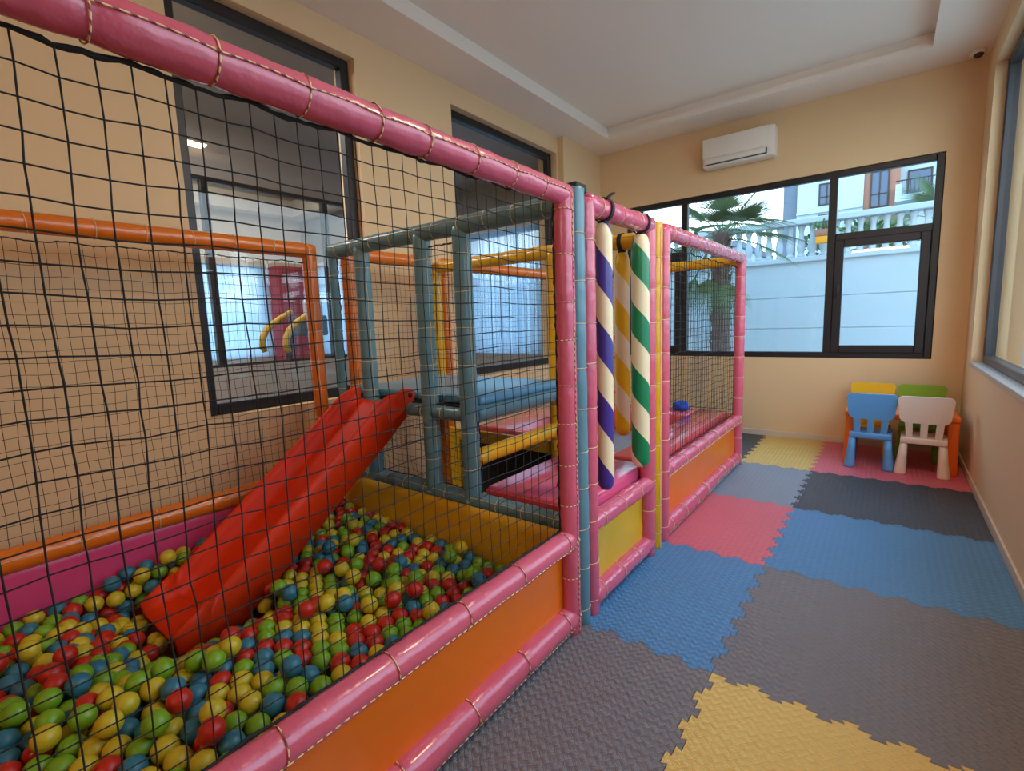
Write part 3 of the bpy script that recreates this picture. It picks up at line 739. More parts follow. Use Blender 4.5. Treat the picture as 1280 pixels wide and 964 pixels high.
# ================================================================ BALLS
BALLS = "919,1376,298;664,1198,223;1307,1647,274;1078,1457,297;1199,1532,288;651,1102,157;1310,1567,277;846,1224,237;727,1231,227;685,1103,221;1121,1386,296;839,1302,237;651,1034,155;1507,1682,270;962,1447,240;651,1003,219;729,1160,226;1263,1479,278;937,1207,248;1094,1493,237;776,1072,228;714,1038,224;1153,1531,233;998,1244,250;900,1411,238;902,1268,239;803,1167,229;1508,1611,266;651,931,215;1276,1604,226;1033,1455,241;882,1162,244;1000,1343,290;840,1106,232;1513,1539,269;1001,1112,286;901,1339,239;1272,1408,277;1214,1568,228;1237,1247,289;651,860,212;838,1374,236;1353,1357,275;1385,1628,268;1743,1528,265;1278,1180,284;1892,1599,266;651,791,205;1476,1417,270;1036,1382,242;1301,1278,282;1332,1499,279;963,1305,241;799,683,257;777,1337,233;1573,1579,267;1000,1172,247;651,721,200;651,966,153;1342,1427,279;1695,1457,268;945,1127,244;1459,1714,228;1443,1199,264;713,966,219;1018,1001,228;775,1001,223;651,652,194;1653,1332,261;691,508,244;1129,1284,240;905,1070,229;1285,895,271;1091,1567,234;1032,1528,238;686,406,232;1751,1388,255;838,1035,227;651,898,151;1891,1401,262;1591,1227,271;1210,1373,284;2067,1469,264;1152,1603,230;1430,1012,270;1382,1290,277;1624,1163,275;1069,1244,241;713,895,215;1214,1639,224;1624,1091,277;1129,719,256;1262,824,271;1942,1339,257;775,930,219;651,830,145;651,583,190;1624,1018,277;1810,1665,211;1074,644,259;1427,936,269;825,484,233;1275,1674,216;1213,773,259;1805,1476,259;1439,1083,266;1383,1545,262;1762,1236,275;837,964,222;651,514,185;1743,1640,206;1132,1212,237;899,999,226;1564,1470,214;1191,1322,236;891,605,254;1071,1173,237;806,612,250;1656,1578,267;715,1302,229;1876,1638,208;688,265,224;1546,1429,270;651,444,182;1057,538,253;775,859,215;1134,1141,233;651,761,140;1216,1496,229;1791,1319,267;1435,1339,273;713,825,209;837,893,217;827,407,232;1096,1421,238;1192,1250,233;898,928,221;959,964,224;1366,630,264;1347,1663,217;1254,1287,229;2082,1326,266;651,692,134;1470,866,267;1390,1724,214;1311,564,236;776,790,207;2264,1536,217;839,822,211;1715,1296,264;1456,1269,276;1195,1179,231;1346,1591,220;2136,1143,261;713,756,203;1876,1471,272;984,1066,229;900,857,215;651,303,176;651,162,189;841,750,206;1198,1109,229;1612,922,263;1556,650,263;1368,488,257;2136,1053,272;1950,902,205;960,893,218;714,686,197;2264,1217,271;1021,929,221;2136,1002,321;651,623,129;1610,1517,243;651,374,179;718,141,214;776,721,201;760,199,226;1677,1614,209;2118,1612,212;1138,1072,228;2136,944,279;1080,966,223;1798,1594,207;2136,1090,213;2193,1073,311;962,1376,240;829,335,228;904,306,235;714,617,193;710,1135,162;2136,1106,146;902,787,209;2034,1014,146;1148,458,245;1176,209,234;1220,1425,232;2136,1271,257;1023,859,215;1484,610,254;651,555,124;651,232,172;1372,1142,263;1200,1038,223;1164,763,208;1140,1002,224;1661,1236,258;2197,1180,267;962,822,212;2136,1012,212;1552,869,265;715,547,188;2150,796,259;904,716,204;1637,475,244;1278,472,248;826,1204,172;1654,1467,210;1623,1427,261;1142,931,219;651,487,120;2235,1601,211;1864,1568,208;1262,1005,218;2172,1565,210;1083,895,218;1734,518,259;1099,1349,239;2075,896,215;1025,788,209;1191,119,237;1077,1037,230;965,752,206;2110,1530,209;1322,1042,218;2044,1505,206;1260,1076,221;1205,825,211;1202,968,219;1998,1619,211;2154,1448,264;2136,939,209;1897,851,206;1383,1079,222;971,681,201;1258,1146,225;1505,982,268;1092,755,207;1032,718,204;1473,539,249;1085,825,211;1318,1318,226;1153,563,238;1384,1009,215;651,353,111;1987,1548,209;2136,508,274;651,1169,159;2141,1393,215;1144,861,214;2229,1284,262;2226,707,266;826,1272,174;2153,1340,262;1487,1572,210;1204,897,215;777,512,188;651,420,115;1833,1236,276;1488,1649,209;1594,1332,219;1264,934,215;1324,971,215;777,651,196;1497,1497,214;1034,647,200;2136,880,248;1385,937,211;1899,766,209;651,91,165;784,582,189;1418,1658,212;651,155,98;971,278,234;1277,740,256;1981,1236,276;1920,1523,209;1037,576,196;1697,399,258;1905,1236,277;1320,1113,223;651,287,106;1319,1729,217;1576,1687,254;2113,1019,146;884,1239,176;1050,349,186;1870,648,211;651,222,102;1554,1138,219;651,91,94;1329,393,237;1979,656,210;1056,1483,177;1095,684,203;2072,1376,216;978,468,189;974,610,197;1525,1352,220;2199,542,275;1216,528,236;1155,350,193;2173,1493,209;911,185,177;1293,624,200;2220,846,259;783,111,220;911,645,197;2242,776,274;1886,274,254;2264,898,284;2054,1236,273;1265,863,211;1670,1287,209;651,1269,224;1041,433,189;2157,1047,146;989,384,182;1159,1387,235;2084,1253,211;2074,956,146;1900,1682,260;1453,688,205;2264,1144,272;2013,343,244;1157,1458,234;1794,771,209;1844,720,215;1451,760,206;1709,1346,213;1973,981,146;2264,1393,214;1103,398,189;1641,389,213;1722,1488,209;1258,290,188;1232,586,197;1134,238,183;1708,743,206;916,502,190;1978,727,209;1555,1623,213;1703,280,216;1575,689,206;1645,1382,210;2011,863,209;1619,1654,208;1514,651,205;1513,725,206;1122,168,179;2102,829,210;2050,723,215;1104,302,182;1624,1125,214;1307,1461,224;1638,723,207;793,230,171;710,1000,157;1624,1055,216;1818,839,206;2264,1464,216;1418,1588,218;953,91,170;2113,758,212;1955,264,268;2060,1654,209;2138,405,221;1039,504,192;1186,287,187;1295,216,190;1575,761,207;1703,671,206;1328,279,193;2050,652,216;887,116,170;795,372,178;1628,312,202;1604,1263,210;1928,606,213;1843,1427,215;1091,104,175;1957,809,203;2059,582,212;2032,1435,211;1255,1217,227;843,679,201;827,1069,165;1768,703,206;1527,1710,208;2204,1111,252;1060,245,179;929,347,181;994,306,172;1159,91,180;1553,1066,219;1588,175,202;1404,155,197;979,164,176;1762,631,206;1453,1674,151;927,419,182;2032,791,202;798,301,173;2175,1152,203;2200,642,217;1057,1415,180;1875,338,221;1454,1377,216;1450,831,208;1822,594,207;1490,1028,216;1333,154,191;1506,234,201;1365,218,194;1647,237,207;1734,810,208;1540,305,200;1399,281,197;1469,295,199;1022,107,171;1573,369,200;2055,1576,212;1436,220,199;1976,1478,205;1616,109,206;1475,159,202;1577,245,202;2058,511,214;1512,797,207;1989,568,214;1760,91,212;1635,586,237;2202,1356,212;734,271,170;1729,173,206;2264,603,220;1879,553,209;2144,966,146;842,171,169;1624,984,215;2197,976,213;1442,91,199;1658,166,206;2264,513,281;2180,708,211;1276,1533,224;1370,91,194;2119,543,214;1688,91,210;2071,377,220;1796,153,213;1938,371,214;1932,1593,207;864,239,170;1526,428,201;2113,686,215;1225,227,185;1831,216,214;1039,1310,240;1046,1102,231;2264,91,244;1537,124,199;1939,516,211;1388,1195,217;1758,560,206;852,536,191;1825,287,218;1499,363,199;1100,541,195;1936,865,146;710,1068,159;1997,477,213;1922,933,146;1292,352,192;1325,900,212;2122,615,215;2000,407,215;1754,880,206;2126,904,146;2116,471,216;1445,1448,213;1445,974,211;1169,620,198;1433,619,204;1936,442,211;2045,91,225;2193,91,231;1272,419,201;1938,153,219;1942,1236,216;1522,1669,149;2264,330,229;2194,1011,275;1299,91,188;1389,794,207;1382,1470,238;1553,995,217;1353,662,202;2182,575,214;1367,593,203;2190,229,226;2198,299,226;1831,91,214;768,1237,169;1720,1236,217;1867,153,215;1547,1211,217;1480,489,199;2200,369,224;1760,237,209;2015,1236,213;1510,1421,208;2127,263,223;2257,258,232;1391,723,206;1635,651,207;2247,187,234;2135,334,223;1902,91,217;1973,91,221;1384,1679,154;1552,1542,209;1877,482,211;1816,519,209;2180,160,226;1489,1098,217;1429,354,197;2029,169,227;1990,911,146;1866,1360,209;794,444,181;1590,1682,148;2111,121,221;1698,599,206;1752,410,213;1479,1238,215;1447,902,209;1290,695,202;1536,1282,216;2004,278,217;1873,408,210;2264,990,277;1943,1662,206;1976,1298,209;2264,400,226;1638,794,207;1227,729,204;1005,967,163;1388,1402,219;1794,1357,206;961,1519,237;1624,1196,212;1812,371,212;1686,527,207;1541,557,236;1223,469,196;1345,1623,157;1387,865,210;768,1102,164;1266,791,208;1596,440,196;2196,1050,215;1814,447,217;2117,192,224;1678,854,212;1687,1685,207;1316,1390,224;1763,319,209;1570,907,208;1669,1537,210;1050,172,177;2207,940,274;1274,519,195;1902,216,216;1224,368,189;1785,1522,208;2057,888,146;2202,1428,215;2201,1121,146;1423,548,200;1101,469,192;1332,457,203;1318,1184,225;1700,351,205;2199,1663,211;1366,1563,157;2201,438,223;1230,657,200;1670,1417,148;1413,1263,219;1870,1236,214;2111,1458,208;2060,234,223;1427,1135,218;1490,1169,219;999,1379,181;713,339,178;1936,300,210;1262,153,187;1193,163,182;768,1170,167;1098,613,199;1327,828,209;1507,940,210;2001,1369,208;884,1307,178;1342,1521,208;1117,1247,176;2118,1316,204;1799,874,146;1361,342,197;1614,1582,209;1469,1307,217;1904,1002,146;1627,1722,218;2242,537,217;1162,507,195;2184,1287,207;1857,912,146;1852,1498,210;709,1203,164;1171,420,189;976,539,193;733,408,177;1343,1251,231;1755,483,200;1409,477,199;2264,741,215;715,476,185;1748,1000,146;1115,1384,178;716,202,170;2264,1028,217;942,1342,180;1809,964,146;945,1069,169;1754,1711,211;1410,1617,154;2174,838,206;942,1274,179;2080,1301,146;1385,410,195;2197,904,212;2264,672,217;1003,1105,172;2027,1406,146;2204,995,146;1346,1396,162;827,1136,169;885,1171,173;1575,612,205;2264,811,215;1389,1331,219;998,1447,179;1247,764,146;1905,1299,211;2201,930,146;1429,1518,215;1403,1437,157;886,1103,170;1932,1386,205;1120,1108,170;1355,523,196;1974,214,220;865,453,183;2264,1090,146;1179,1075,165;943,1206,177;1650,919,202;1798,1236,214;1692,449,207;1001,1242,179;1613,528,203;1402,1229,157;2045,1311,207;1909,1453,210;1686,1481,147;1871,1475,146;1060,1210,177;1308,731,144;1564,1197,150;1833,1297,213;1458,1268,154;2264,881,215;710,932,154;1436,1554,154;1464,1410,154;1253,1358,229;2069,305,219;2179,504,217;2136,1206,226;1288,1358,166;1887,1541,146;1706,1418,209;1543,599,143;2080,753,149;944,1138,173;1601,566,143;751,91,159;1167,691,202;2264,1024,146;1063,1003,165;2010,1292,146;2202,775,214;1118,1177,173;2264,1180,210;2143,708,151;2264,952,217;1510,1163,151;1186,797,149;2204,1633,146;2144,1410,146;1732,1569,208;2023,721,149;1328,756,208;1843,627,148;700,137,145;1753,921,146;1943,1305,146;1059,1278,179;1510,868,208;1194,324,127;1959,1857,146;1527,1834,208;1844,1914,216;1489,1732,149;1590,1795,147;1289,1220,164;769,1034,161;1964,691,149;1957,1747,146;876,1840,225;837,1517,234;1492,1773,208;2051,1236,146;1479,972,150;2026,1736,146;2203,803,149;1249,695,142;1926,1914,146;651,1549,223;913,574,193;1624,1164,148;2197,1890,213;1353,1914,213;1695,951,147;1450,1488,154;1630,1792,212;1297,1799,259;2212,1059,146;1001,1756,224;1832,1349,146;743,1914,216;1734,846,146;2147,1730,146;2264,1602,146;2082,683,151;2194,1734,210;1657,1660,147;911,1777,222;1846,1653,146;2264,961,146;1555,1736,148;710,657,132;1993,1777,214;1002,1173,176;1691,1755,215;711,453,118;1492,1914,210;651,1722,225;1072,523,131;2129,1764,207;1827,1739,146;2143,439,158;710,521,122;1813,1725,249;1346,1260,161;1792,806,146;1702,1914,214;1851,1410,146;1851,769,147;1031,1607,236;1005,1677,233;1893,1738,146;1486,632,142;2026,1858,146;1131,625,138;1205,1710,223;1630,963,147;757,1779,226;1759,1294,208;1898,1607,146;1083,1876,224;2062,1793,217;1491,579,190;1961,550,151;1737,1852,215;2142,575,154;1971,1691,146;1729,443,146;2264,1100,216;1287,1426,166;1997,830,147;712,253,105;1824,1855,146;1174,1284,174;1673,1016,147;1533,91,136;1673,882,147;1072,389,125;1595,1852,212;1296,272,129;2264,1914,146;1251,626,139;1865,1709,204;2021,582,152;711,320,109;719,91,95;1311,592,139;1118,1814,226;2229,1797,208;1254,556,137;1940,1731,214;1527,1751,267;2067,821,148;2262,1697,210;1723,1796,146;651,1477,223;1700,272,145;2206,1317,146;1456,421,197;2204,1381,146;1573,834,207;1133,421,128;2059,1914,217;1525,465,140;1190,660,140;1993,1914,146;1992,1799,146;1908,1674,146;992,91,108;1173,1353,175;1858,1798,146;1908,730,148;1631,1914,212;1914,1424,146;710,795,144;837,1589,232;1163,149,119;1758,1855,146;951,522,129;2143,774,149;886,1914,216;928,271,177;1434,587,141;1194,523,134;1768,388,147;1891,1857,146;2127,1914,146;1913,799,147;1660,457,144;821,91,163;1773,1914,215;797,1720,222;1617,1036,148;2021,313,156;1173,1422,174;1836,151,151;2131,1914,217;773,215,105;1892,1236,146;1195,455,131;1062,1072,169;899,1482,237;962,1827,220;1188,729,144;2134,1693,211;899,1554,235;1283,1914,215;1625,1736,147;1233,1182,167;1902,589,149;1072,456,128;710,726,138;2097,1853,217;2144,370,160;1316,521,137;1619,1460,149;2210,1254,146;1543,531,142;1550,494,202;1802,91,149;769,898,155;724,1845,216;1566,152,138;1734,212,146;1904,659,149;2054,1801,146;772,159,168;2093,272,160;1023,1914,217;1026,150,113;2264,1251,209;994,208,114;1033,1824,222;1004,1036,167;714,1444,228;815,1914,215;1346,1189,160;1948,1833,212;1880,1853,216;2264,897,146;2204,402,161;1916,1914,217;1768,271,147;1248,1834,216;710,589,127;2264,1855,146;2164,1827,208;1608,1392,149;1899,1359,146;1370,562,139;1756,1783,208;989,235,180;2028,1346,146;866,381,178;2198,1914,146;2136,1169,146;1563,1772,209;2070,1724,210;1133,557,134;890,420,121;1789,736,147;1577,1401,212;1858,840,147;1826,1782,207;830,454,121;2083,408,157;2203,1218,207;1971,764,148;1142,1914,221;1058,1347,180;868,311,173;890,488,125;743,1616,223;1388,1852,213;1132,351,126;710,864,150;1070,323,122;1197,91,119;2264,1867,216;1858,1914,146;2159,1862,146;1371,629,141;2264,1413,146;2206,1183,146;1666,1852,213;2105,1236,146;2061,1914,146;2143,1799,146;1791,1914,146;2095,1852,146;859,1683,224;775,1552,230;1353,1790,215;1656,1350,148;1791,1797,146;714,1373,228;945,1001,165;831,320,113;2264,1322,211;1939,1495,146;776,1480,231;714,1515,228;839,1779,219;2022,651,150;2087,1371,146;1423,1914,211;955,1898,215;2091,1758,146;663,1883,213;831,387,117;734,1687,223;962,1590,234;1905,270,153;1987,1914,217;1061,1141,173;776,1409,232;795,1839,215;2200,867,147;1428,664,142;1143,1674,228;1175,1214,172;1062,1719,227;1808,1851,215;838,1445,235;651,1340,225;1096,266,121;1179,1852,221;2018,1849,216;1423,1788,213;2147,1286,146;1116,1315,178;1847,698,147;1394,336,134;2082,613,152;1317,1852,216;2264,471,223;951,455,125;1072,591,135;1255,1760,216;1389,1504,157;2264,769,150;1838,1236,146;2264,1539,146;1213,1914,218;1384,454,136;1657,1795,147;1632,1292,148;1697,389,145;1599,91,139;851,608,194;1189,1782,227;1924,1800,146;1229,91,183;1896,1784,209;1700,151,144;687,1783,214;1011,489,128;1011,421,125;1561,1914,211;1629,396,143;2004,1699,209;900,1625,232;2021,1600,146;891,352,117;1458,1851,212;1870,210,152;1526,1880,263;1129,1744,229;1557,1430,150;2135,839,148;1774,1438,208;943,1713,228"
bp = [tuple(int(c) / 1000 for c in s.split(',')) for s in BALLS.split(';')]
bp = [(-a, -b_, c) for a, b_, c in bp]
BC = ('yellow', 'red', 'green', 'blue'); rnd = random.Random(11)
proto = {c: MB().sphere((0, 0, 0), .0342, 20, 12).build('ball', M['ball_' + c]) for c in BC}
used = set(); rest = MB()
def region(x, y):
    if y > -.33: return 'at the foot of the yellow end panel'
    if x > -1.0 and y > -.75: return 'in the pit by the ledge close to the pink corner post'
    if x > -1.0: return 'in the pit along the pink front ledge'
    if x < -1.62 and y < -1.15: return 'in the pit before the lower end of the slide'
    if x < -1.62: return 'in the pit alongside the red slide'
    if y < -1.15: return 'in the middle of the pit near the slide foot'
    return 'in the middle of the pit between slide and front ledge'
n_ball = 0
for i, (x, y, z) in enumerate(bp):
    c = rnd.choices(BC, (30, 28, 24, 20))[0]
    if -2.16 < x < -1.38 and -1.5 < y < -.9 and z + .03 > .12 + .5 * max(x + 1.66, -1.225 - y, 0):
        zl = .09 + .5 * max(x + 1.66, -1.225 - y, 0)
        if z - zl > .085: continue
        z = zl
    n_ball += 1
    if n_ball <= 300:
        o = proto[c] if c not in used else proto[c].copy()
        if c in used: COL.objects.link(o)
        used.add(c); o.location = (x, y, z); o.rotation_euler = (rnd.uniform(0, 6), rnd.uniform(0, 6), 0)
        tag(o, '%s plastic ball %s' % (c, region(x, y)), 'ball', 'plastic balls in the ball pit')
    else: rest.sphere((x, y, z), .0342, 14, 8, BC.index(c))
tag(rest.build('pit_balls', [M['ball_' + c] for c in BC]), 'mixed red, yellow, green and blue balls filling the rest of the pit', 'balls', 'plastic balls in the ball pit', 'stuff')

# ================================================================ CORRIDOR AND GYM BEYOND THE TALL WINDOWS
XP, XG = -5.05, -9.9
struct(MB().box(XP - .1, YB, FZ - .2, XL - .25, YF + .25, FZ).build('floor_corridor', M['corrfloor']), 'grey corridor floor beyond the tall windows', 'floor')
struct(MB().box(XG - .2, YB, FZ - .2, XP - .1, YF + .25, FZ).build('floor_gym', M['corrfloor']), 'grey gym floor beyond the glazed partition', 'floor')
struct(MB().box(XP, YB, 3.5, XL - .25, YF, 3.7).build('ceiling_corridor', M['corr']), 'grey corridor ceiling', 'ceiling')
struct(MB().box(XG - .2, YB, 4.4, XP, YF + .2, 4.6).build('ceiling_gym', M['gymceil']), 'pale gym ceiling beyond the partition', 'ceiling')
b = MB(); wall_with_holes(b, 1, YF, YF + .25, XG - .2, -2.93, FZ, 4.6, [(-5.0, -3.62, .88, 2.78), (-9.3, -5.4, .88, 2.75)])
struct(b.build('wall_facade', M['corr']), 'grey end wall of the corridor with a bright window', 'wall')
b = MB(); wall_with_holes(b, 0, XG, XG - .2, YB, YF, FZ, 4.6, [(-2.6, 3.3, .85, 2.72)])
struct(b.build('wall_gym', M['gymwall']), 'cream gym wall with bright windows and blinds', 'wall')
struct(MB().box(XG - .2, YB - .2, FZ, XL - .25, YB, 4.6).build('wall_corridor_back', M['corr']), 'grey back wall of the corridor and gym', 'wall')
b = MB().box(XG, YB, 3.72, XG + .35, YF, 4.04).box(XG + .35, YF - .35, 3.72, XP - .1, YF, 4.04)
struct(b.build('trim_2', M['gymwall']), 'cream dropped beam round the gym ceiling', 'trim')
b = MB(); wall_with_holes(b, 0, XP - .1, XP, YB, YF, FZ, 4.4, [(-3.2, 4.1, 1.0, 2.93)])
struct(b.build('wall_partition', M['corr']), 'grey partition wall between corridor and gym', 'wall')
o = struct(thing('window_5', 'dark framed glazed strip between corridor and gym', 'window', (XP - .05, 1, 1.04)))
f = MB(); frame_rect(f, 0, XP - .09, XP - .02, -3.2, 4.1, .97, 2.95, .06)
for y in (-2.26, -.92, .42, 1.76, 3.1): f.rbox(XP - .09, y - .035, 1.02, XP - .02, y + .035, 2.90, .004, 1, smooth=False)
f.build('window_frame', M['frame'], o); MB().box(XP - .06, -3.15, 1.02, XP - .055, 4.05, 2.90).build('window_pane', M['glass'], o)
def blind(ax, a, u0, u1, z0, z1, label):
    b = MB(); w = .118; u = u0; k = 0
    while u < u1 - .02:
        an = .34 + .08 * math.sin(k * 2.3); c, s = math.cos(an) * w / 2, math.sin(an) * w / 2; m = u + w / 2
        q = [(m - c, a - s), (m + c, a + s)]
        if ax == 0: q = [(p[1], p[0]) for p in q]
        vs = [(q[0][0], q[0][1], z0), (q[1][0], q[1][1], z0), (q[1][0], q[1][1], z1), (q[0][0], q[0][1], z1)]
        t = .0015; vs2 = [(v[0] + t, v[1] + t, v[2]) for v in vs]
        b.add(vs + vs2, [(0, 1, 2, 3), (7, 6, 5, 4), (0, 4, 5, 1), (1, 5, 6, 2), (2, 6, 7, 3), (3, 7, 4, 0)])
        u += w * .93; k += 1
    loc = (a, (u0 + u1) / 2, z0) if ax == 0 else ((u0 + u1) / 2, a, z0)
    o = thing('vertical_blind', label, 'blind', loc, 'white vertical blinds')
    b.build('slats', M['blind2'], o)
    r = MB(); r.box(a - .03, u0, z1, a + .03, u1, z1 + .04) if ax == 0 else r.box(u0, a - .03, z1, u1, a + .03, z1 + .04)
    r.build('headrail', M['white'], o)
    return o
blind(1, YF - .08, -5.03, -3.58, .9, 2.75, 'white vertical blind at the corridor end window behind the yellow rails')
blind(0, XG + .12, -2.6, 3.25, .85, 2.68, 'long white vertical blind on the gym wall beside the maroon column')
blind(1, YF - .1, -9.35, -5.4, .85, 2.70, 'white vertical blind on the gym end wall behind the treadmills')
for (nm, ax, a, u0, u1, z0, z1, n, lab) in (('window_6', 1, YF + .12, -5.0, -3.62, .88, 2.78, 1, 'corridor end window behind the blind'), ('window_7', 0, XG - .1, -2.6, 3.3, .85, 2.72, 4, 'gym window behind the long blind'), ('window_8', 1, YF + .12, -9.3, -5.4, .88, 2.75, 3, 'gym end window behind the blind')):
    o = struct(thing(nm, lab, 'window', (a, (u0 + u1) / 2, z0) if ax == 0 else ((u0 + u1) / 2, a, z0)))
    f = MB(); frame_rect(f, ax, a, a + .06, u0, u1, z0, z1, .06)
    for i in range(1, n):
        u = u0 + (u1 - u0) * i / n
        f.box(a, u - .03, z0, a + .06, u + .03, z1) if ax == 0 else f.box(u - .03, a, z0, u + .03, a + .06, z1)
    f.build('window_frame', M['frame'], o)
o = struct(MB().rbox(XG, 3.36, FZ, XG + .5, 3.94, 2.68, .02, 2).build('column_gym', M['maroon'], None, (XG + .25, 3.65, FZ)), 'maroon column by the gym window', 'column')
# exercise machines
o = thing('treadmill', 'dark treadmill with curved yellow handrails beyond the tall window', 'treadmill', (-6.15, 1.74, FZ))
x0, x1 = -6.47, -5.82
MB().rbox(x0 - .05, .6, FZ, x1 + .05, 2.5, .20, .04, 3).build('deck', M['tm_dark'], o)
for x in (x0, x1):
    MB().tube([(x, 1.86, .16), (x, 1.84, .7), (x, 1.90, 1.15), (x, 2.04, 1.52)], [.045, .045, .05, .04], 10).build('upright', M['tm_dark'], o)
    MB().tube([(x, 1.54, 1.08), (x, 1.512, 1.17), (x, 1.525, 1.27), (x, 1.58, 1.37), (x, 1.68, 1.46), (x, 1.82, 1.55), (x, 1.98, 1.64)], [.038, .043, .045, .045, .043, .04, .036], 10).build('hand_rail', M['tm_yellow'], o)
MB().rbox(x0 - .02, 1.94, 1.28, x1 + .02, 2.14, 1.56, .03, 3).build('console', M['tm_dark'], o)
MB().rbox(x0 + .1, 2.10, 1.5, x1 - .1, 2.15, 1.8, .02, 2).build('screen', M['tm_grey'], o)
# track spotlights
o = thing('track_spotlight', 'black cluster of track spotlights under the gym ceiling', 'spotlight', (-8.6, 2.72, 4.4))
MB().rbox(-8.62, 2.3, 4.37, -8.58, 3.2, 4.4, .003, 1).build('track', M['frame'], o)
for k in range(4):
    y = 2.45 + k * .2; MB().tube([(-8.6, y, 4.37), (-8.6, y, 4.22)], .012).tube([(-8.6, y - .05, 4.24), (-8.52, y + .03, 4.04)], .055, 14).build('lamp_head', M['frame'], o)

# ================================================================ OUTSIDE
struct(MB().box(-40, YF + .25, -.4, 40, 60, -.15).box(XR + .3, -40, -.4, 40, YF + .25, -.15).box(-40, -40, -.4, XG - .2, YF + .25, -.15).build('ground_outside', M['ground']), 'grey paving outside the windows', 'ground')
YW = 8.5; ZW = 2.325
struct(MB().box(-40, YW + .26, -.15, 40, 60, ZW - .03).build('ground_terrace', M['ground']), 'raised paved terrace behind the balustrade', 'ground')
o = thing('boundary_wall', 'long white rendered courtyard wall with a balustrade on top', 'wall', (0, YW, -.15))
b = MB(); zz = [-.15, .57, 1.08, 1.64, ZW - .06]
for i in range(4): b.box(-14, YW, zz[i] + (.012 if i else 0), 10.1, YW + .25, zz[i + 1])
b.box(-14, YW + .015, -.15, 10.1, YW + .25, ZW - .06); b.build('wall_body', M['extwall'], o)
MB().rbox(-14, YW - .05, ZW - .06, 10.1, YW + .3, ZW + .03, .012, 2, smooth=False).build('coping', M['extwall'], o)
MB().rbox(-14, YW - .03, ZW + .60, 10.1, YW + .26, ZW + .70, .012, 2, smooth=False).build('top_rail', M['extwall'], o)
prof = [(.062, 0), (.062, .05), (.045, .06), (.05, .09), (.068, .16), (.064, .24), (.045, .33), (.036, .42), (.04, .48), (.052, .5), (.052, .52), (.062, .54), (.062, .575)]
x = -5.2; k = 0; bal = None
while x < 3.0:
    if bal is None:
        bal = MB().lathe(prof, 14, (x, YW + .115, ZW + .028)).build('baluster', M['extwall'], o); bx = x
    else:
        c = bal.copy(); COL.objects.link(c); c.location.x += x - bx
    x += .174
# side courtyard wall
o = thing('boundary_wall', 'white courtyard wall outside the side window', 'wall', (10.2, 0, -.15))
b = MB().box(10.2, -8, -.15, 10.45, YW, ZW - .06); b.build('wall_body', M['extwall'], o)
MB().rbox(10.15, -8, ZW - .06, 10.5, YW - .06, ZW + .03, .012, 2, smooth=False).build('coping', M['extwall'], o)

def fan_frond(mb, base, az, el, pet, R, nb, droop, curl=.35, spread=2.5):
    d = Vector((math.cos(az) * math.cos(el), math.sin(az) * math.cos(el), math.sin(el))); side = Vector((-math.sin(az), math.cos(az), 0)); up = side.cross(d)
    tip = Vector(base) + d * pet - Vector((0, 0, droop * pet * .25))
    mid = Vector(base) + d * pet * .5
    mb.tube([base, mid, tip], [.016, .012, .009], 5)
    dn = (tip - mid).normalized(); up = side.cross(dn)
    for i in range(nb):
        t = (i / (nb - 1) - .5) * spread; ll = R * (1 - .25 * abs(t) / (spread / 2)) * random.uniform(.9, 1.05)
        bd = (dn * math.cos(t) + side * math.sin(t)).normalized(); pl = side * math.cos(t) - dn * math.sin(t); w = ll * .016
        pts = []
        for s in (0, .3, .6, .85, 1):
            p = tip + bd * ll * s - Vector((0, 0, 1)) * droop * ll * .45 * s * s + up * curl * .12 * ll * math.cos(t) * s
            pts.append((p, w * (.35, 1, .85, .45, .04)[(0, .3, .6, .85, 1).index(s)]))
        vs = []
        for p, ww in pts: vs += [p - pl * ww, p + up * ww * .5, p + pl * ww]
        fs = []
        for j in range(len(pts) - 1):
            a = 3 * j; fs += [(a, a + 1, a + 4, a + 3), (a + 1, a + 2, a + 5, a + 4)]
        mb.add(vs, fs, False)

def palm(x, y, zg, zc, r, R, label, fronds, trunk=True):
    o = thing('palm_tree', label, 'palm tree', (x, y, zg))
    b = MB(); pts = []; rad = []; n = int((zc - zg) / .05)
    for i in range(n + 1):
        z = zg + (zc - zg) * i / n; pts.append((x + .02 * math.sin(z * 2), y, z)); rad.append(r * (1 + .12 * (i % 2) + .06 * math.sin(i * 1.7)) * (1.15 - .15 * i / n))
    b.tube(pts, rad, 14)
    rr = random.Random(int(abs(x) * 100))
    for i in range(n * 3):   # stubs of old leaf bases
        z = zg + (zc - zg) * rr.random(); a = rr.uniform(0, 2 * PI); c, s = math.cos(a), math.sin(a)
        b.tube([(x + c * r * .9, y + s * r * .9, z), (x + c * r * 1.3, y + s * r * 1.3, z + .07)], [.035, .012], 4, True, False, False)
    b.build('trunk', M['bark'], o)
    for (az, el, pet, RR, dr) in fronds:
        f = MB(); fan_frond(f, (x, y, zc - .05 + .08 * math.sin(el)), math.radians(az), math.radians(el), pet, RR * 1.08, 32, dr); f.build('frond', M['leaf'], o)
    return o
random.seed(8)
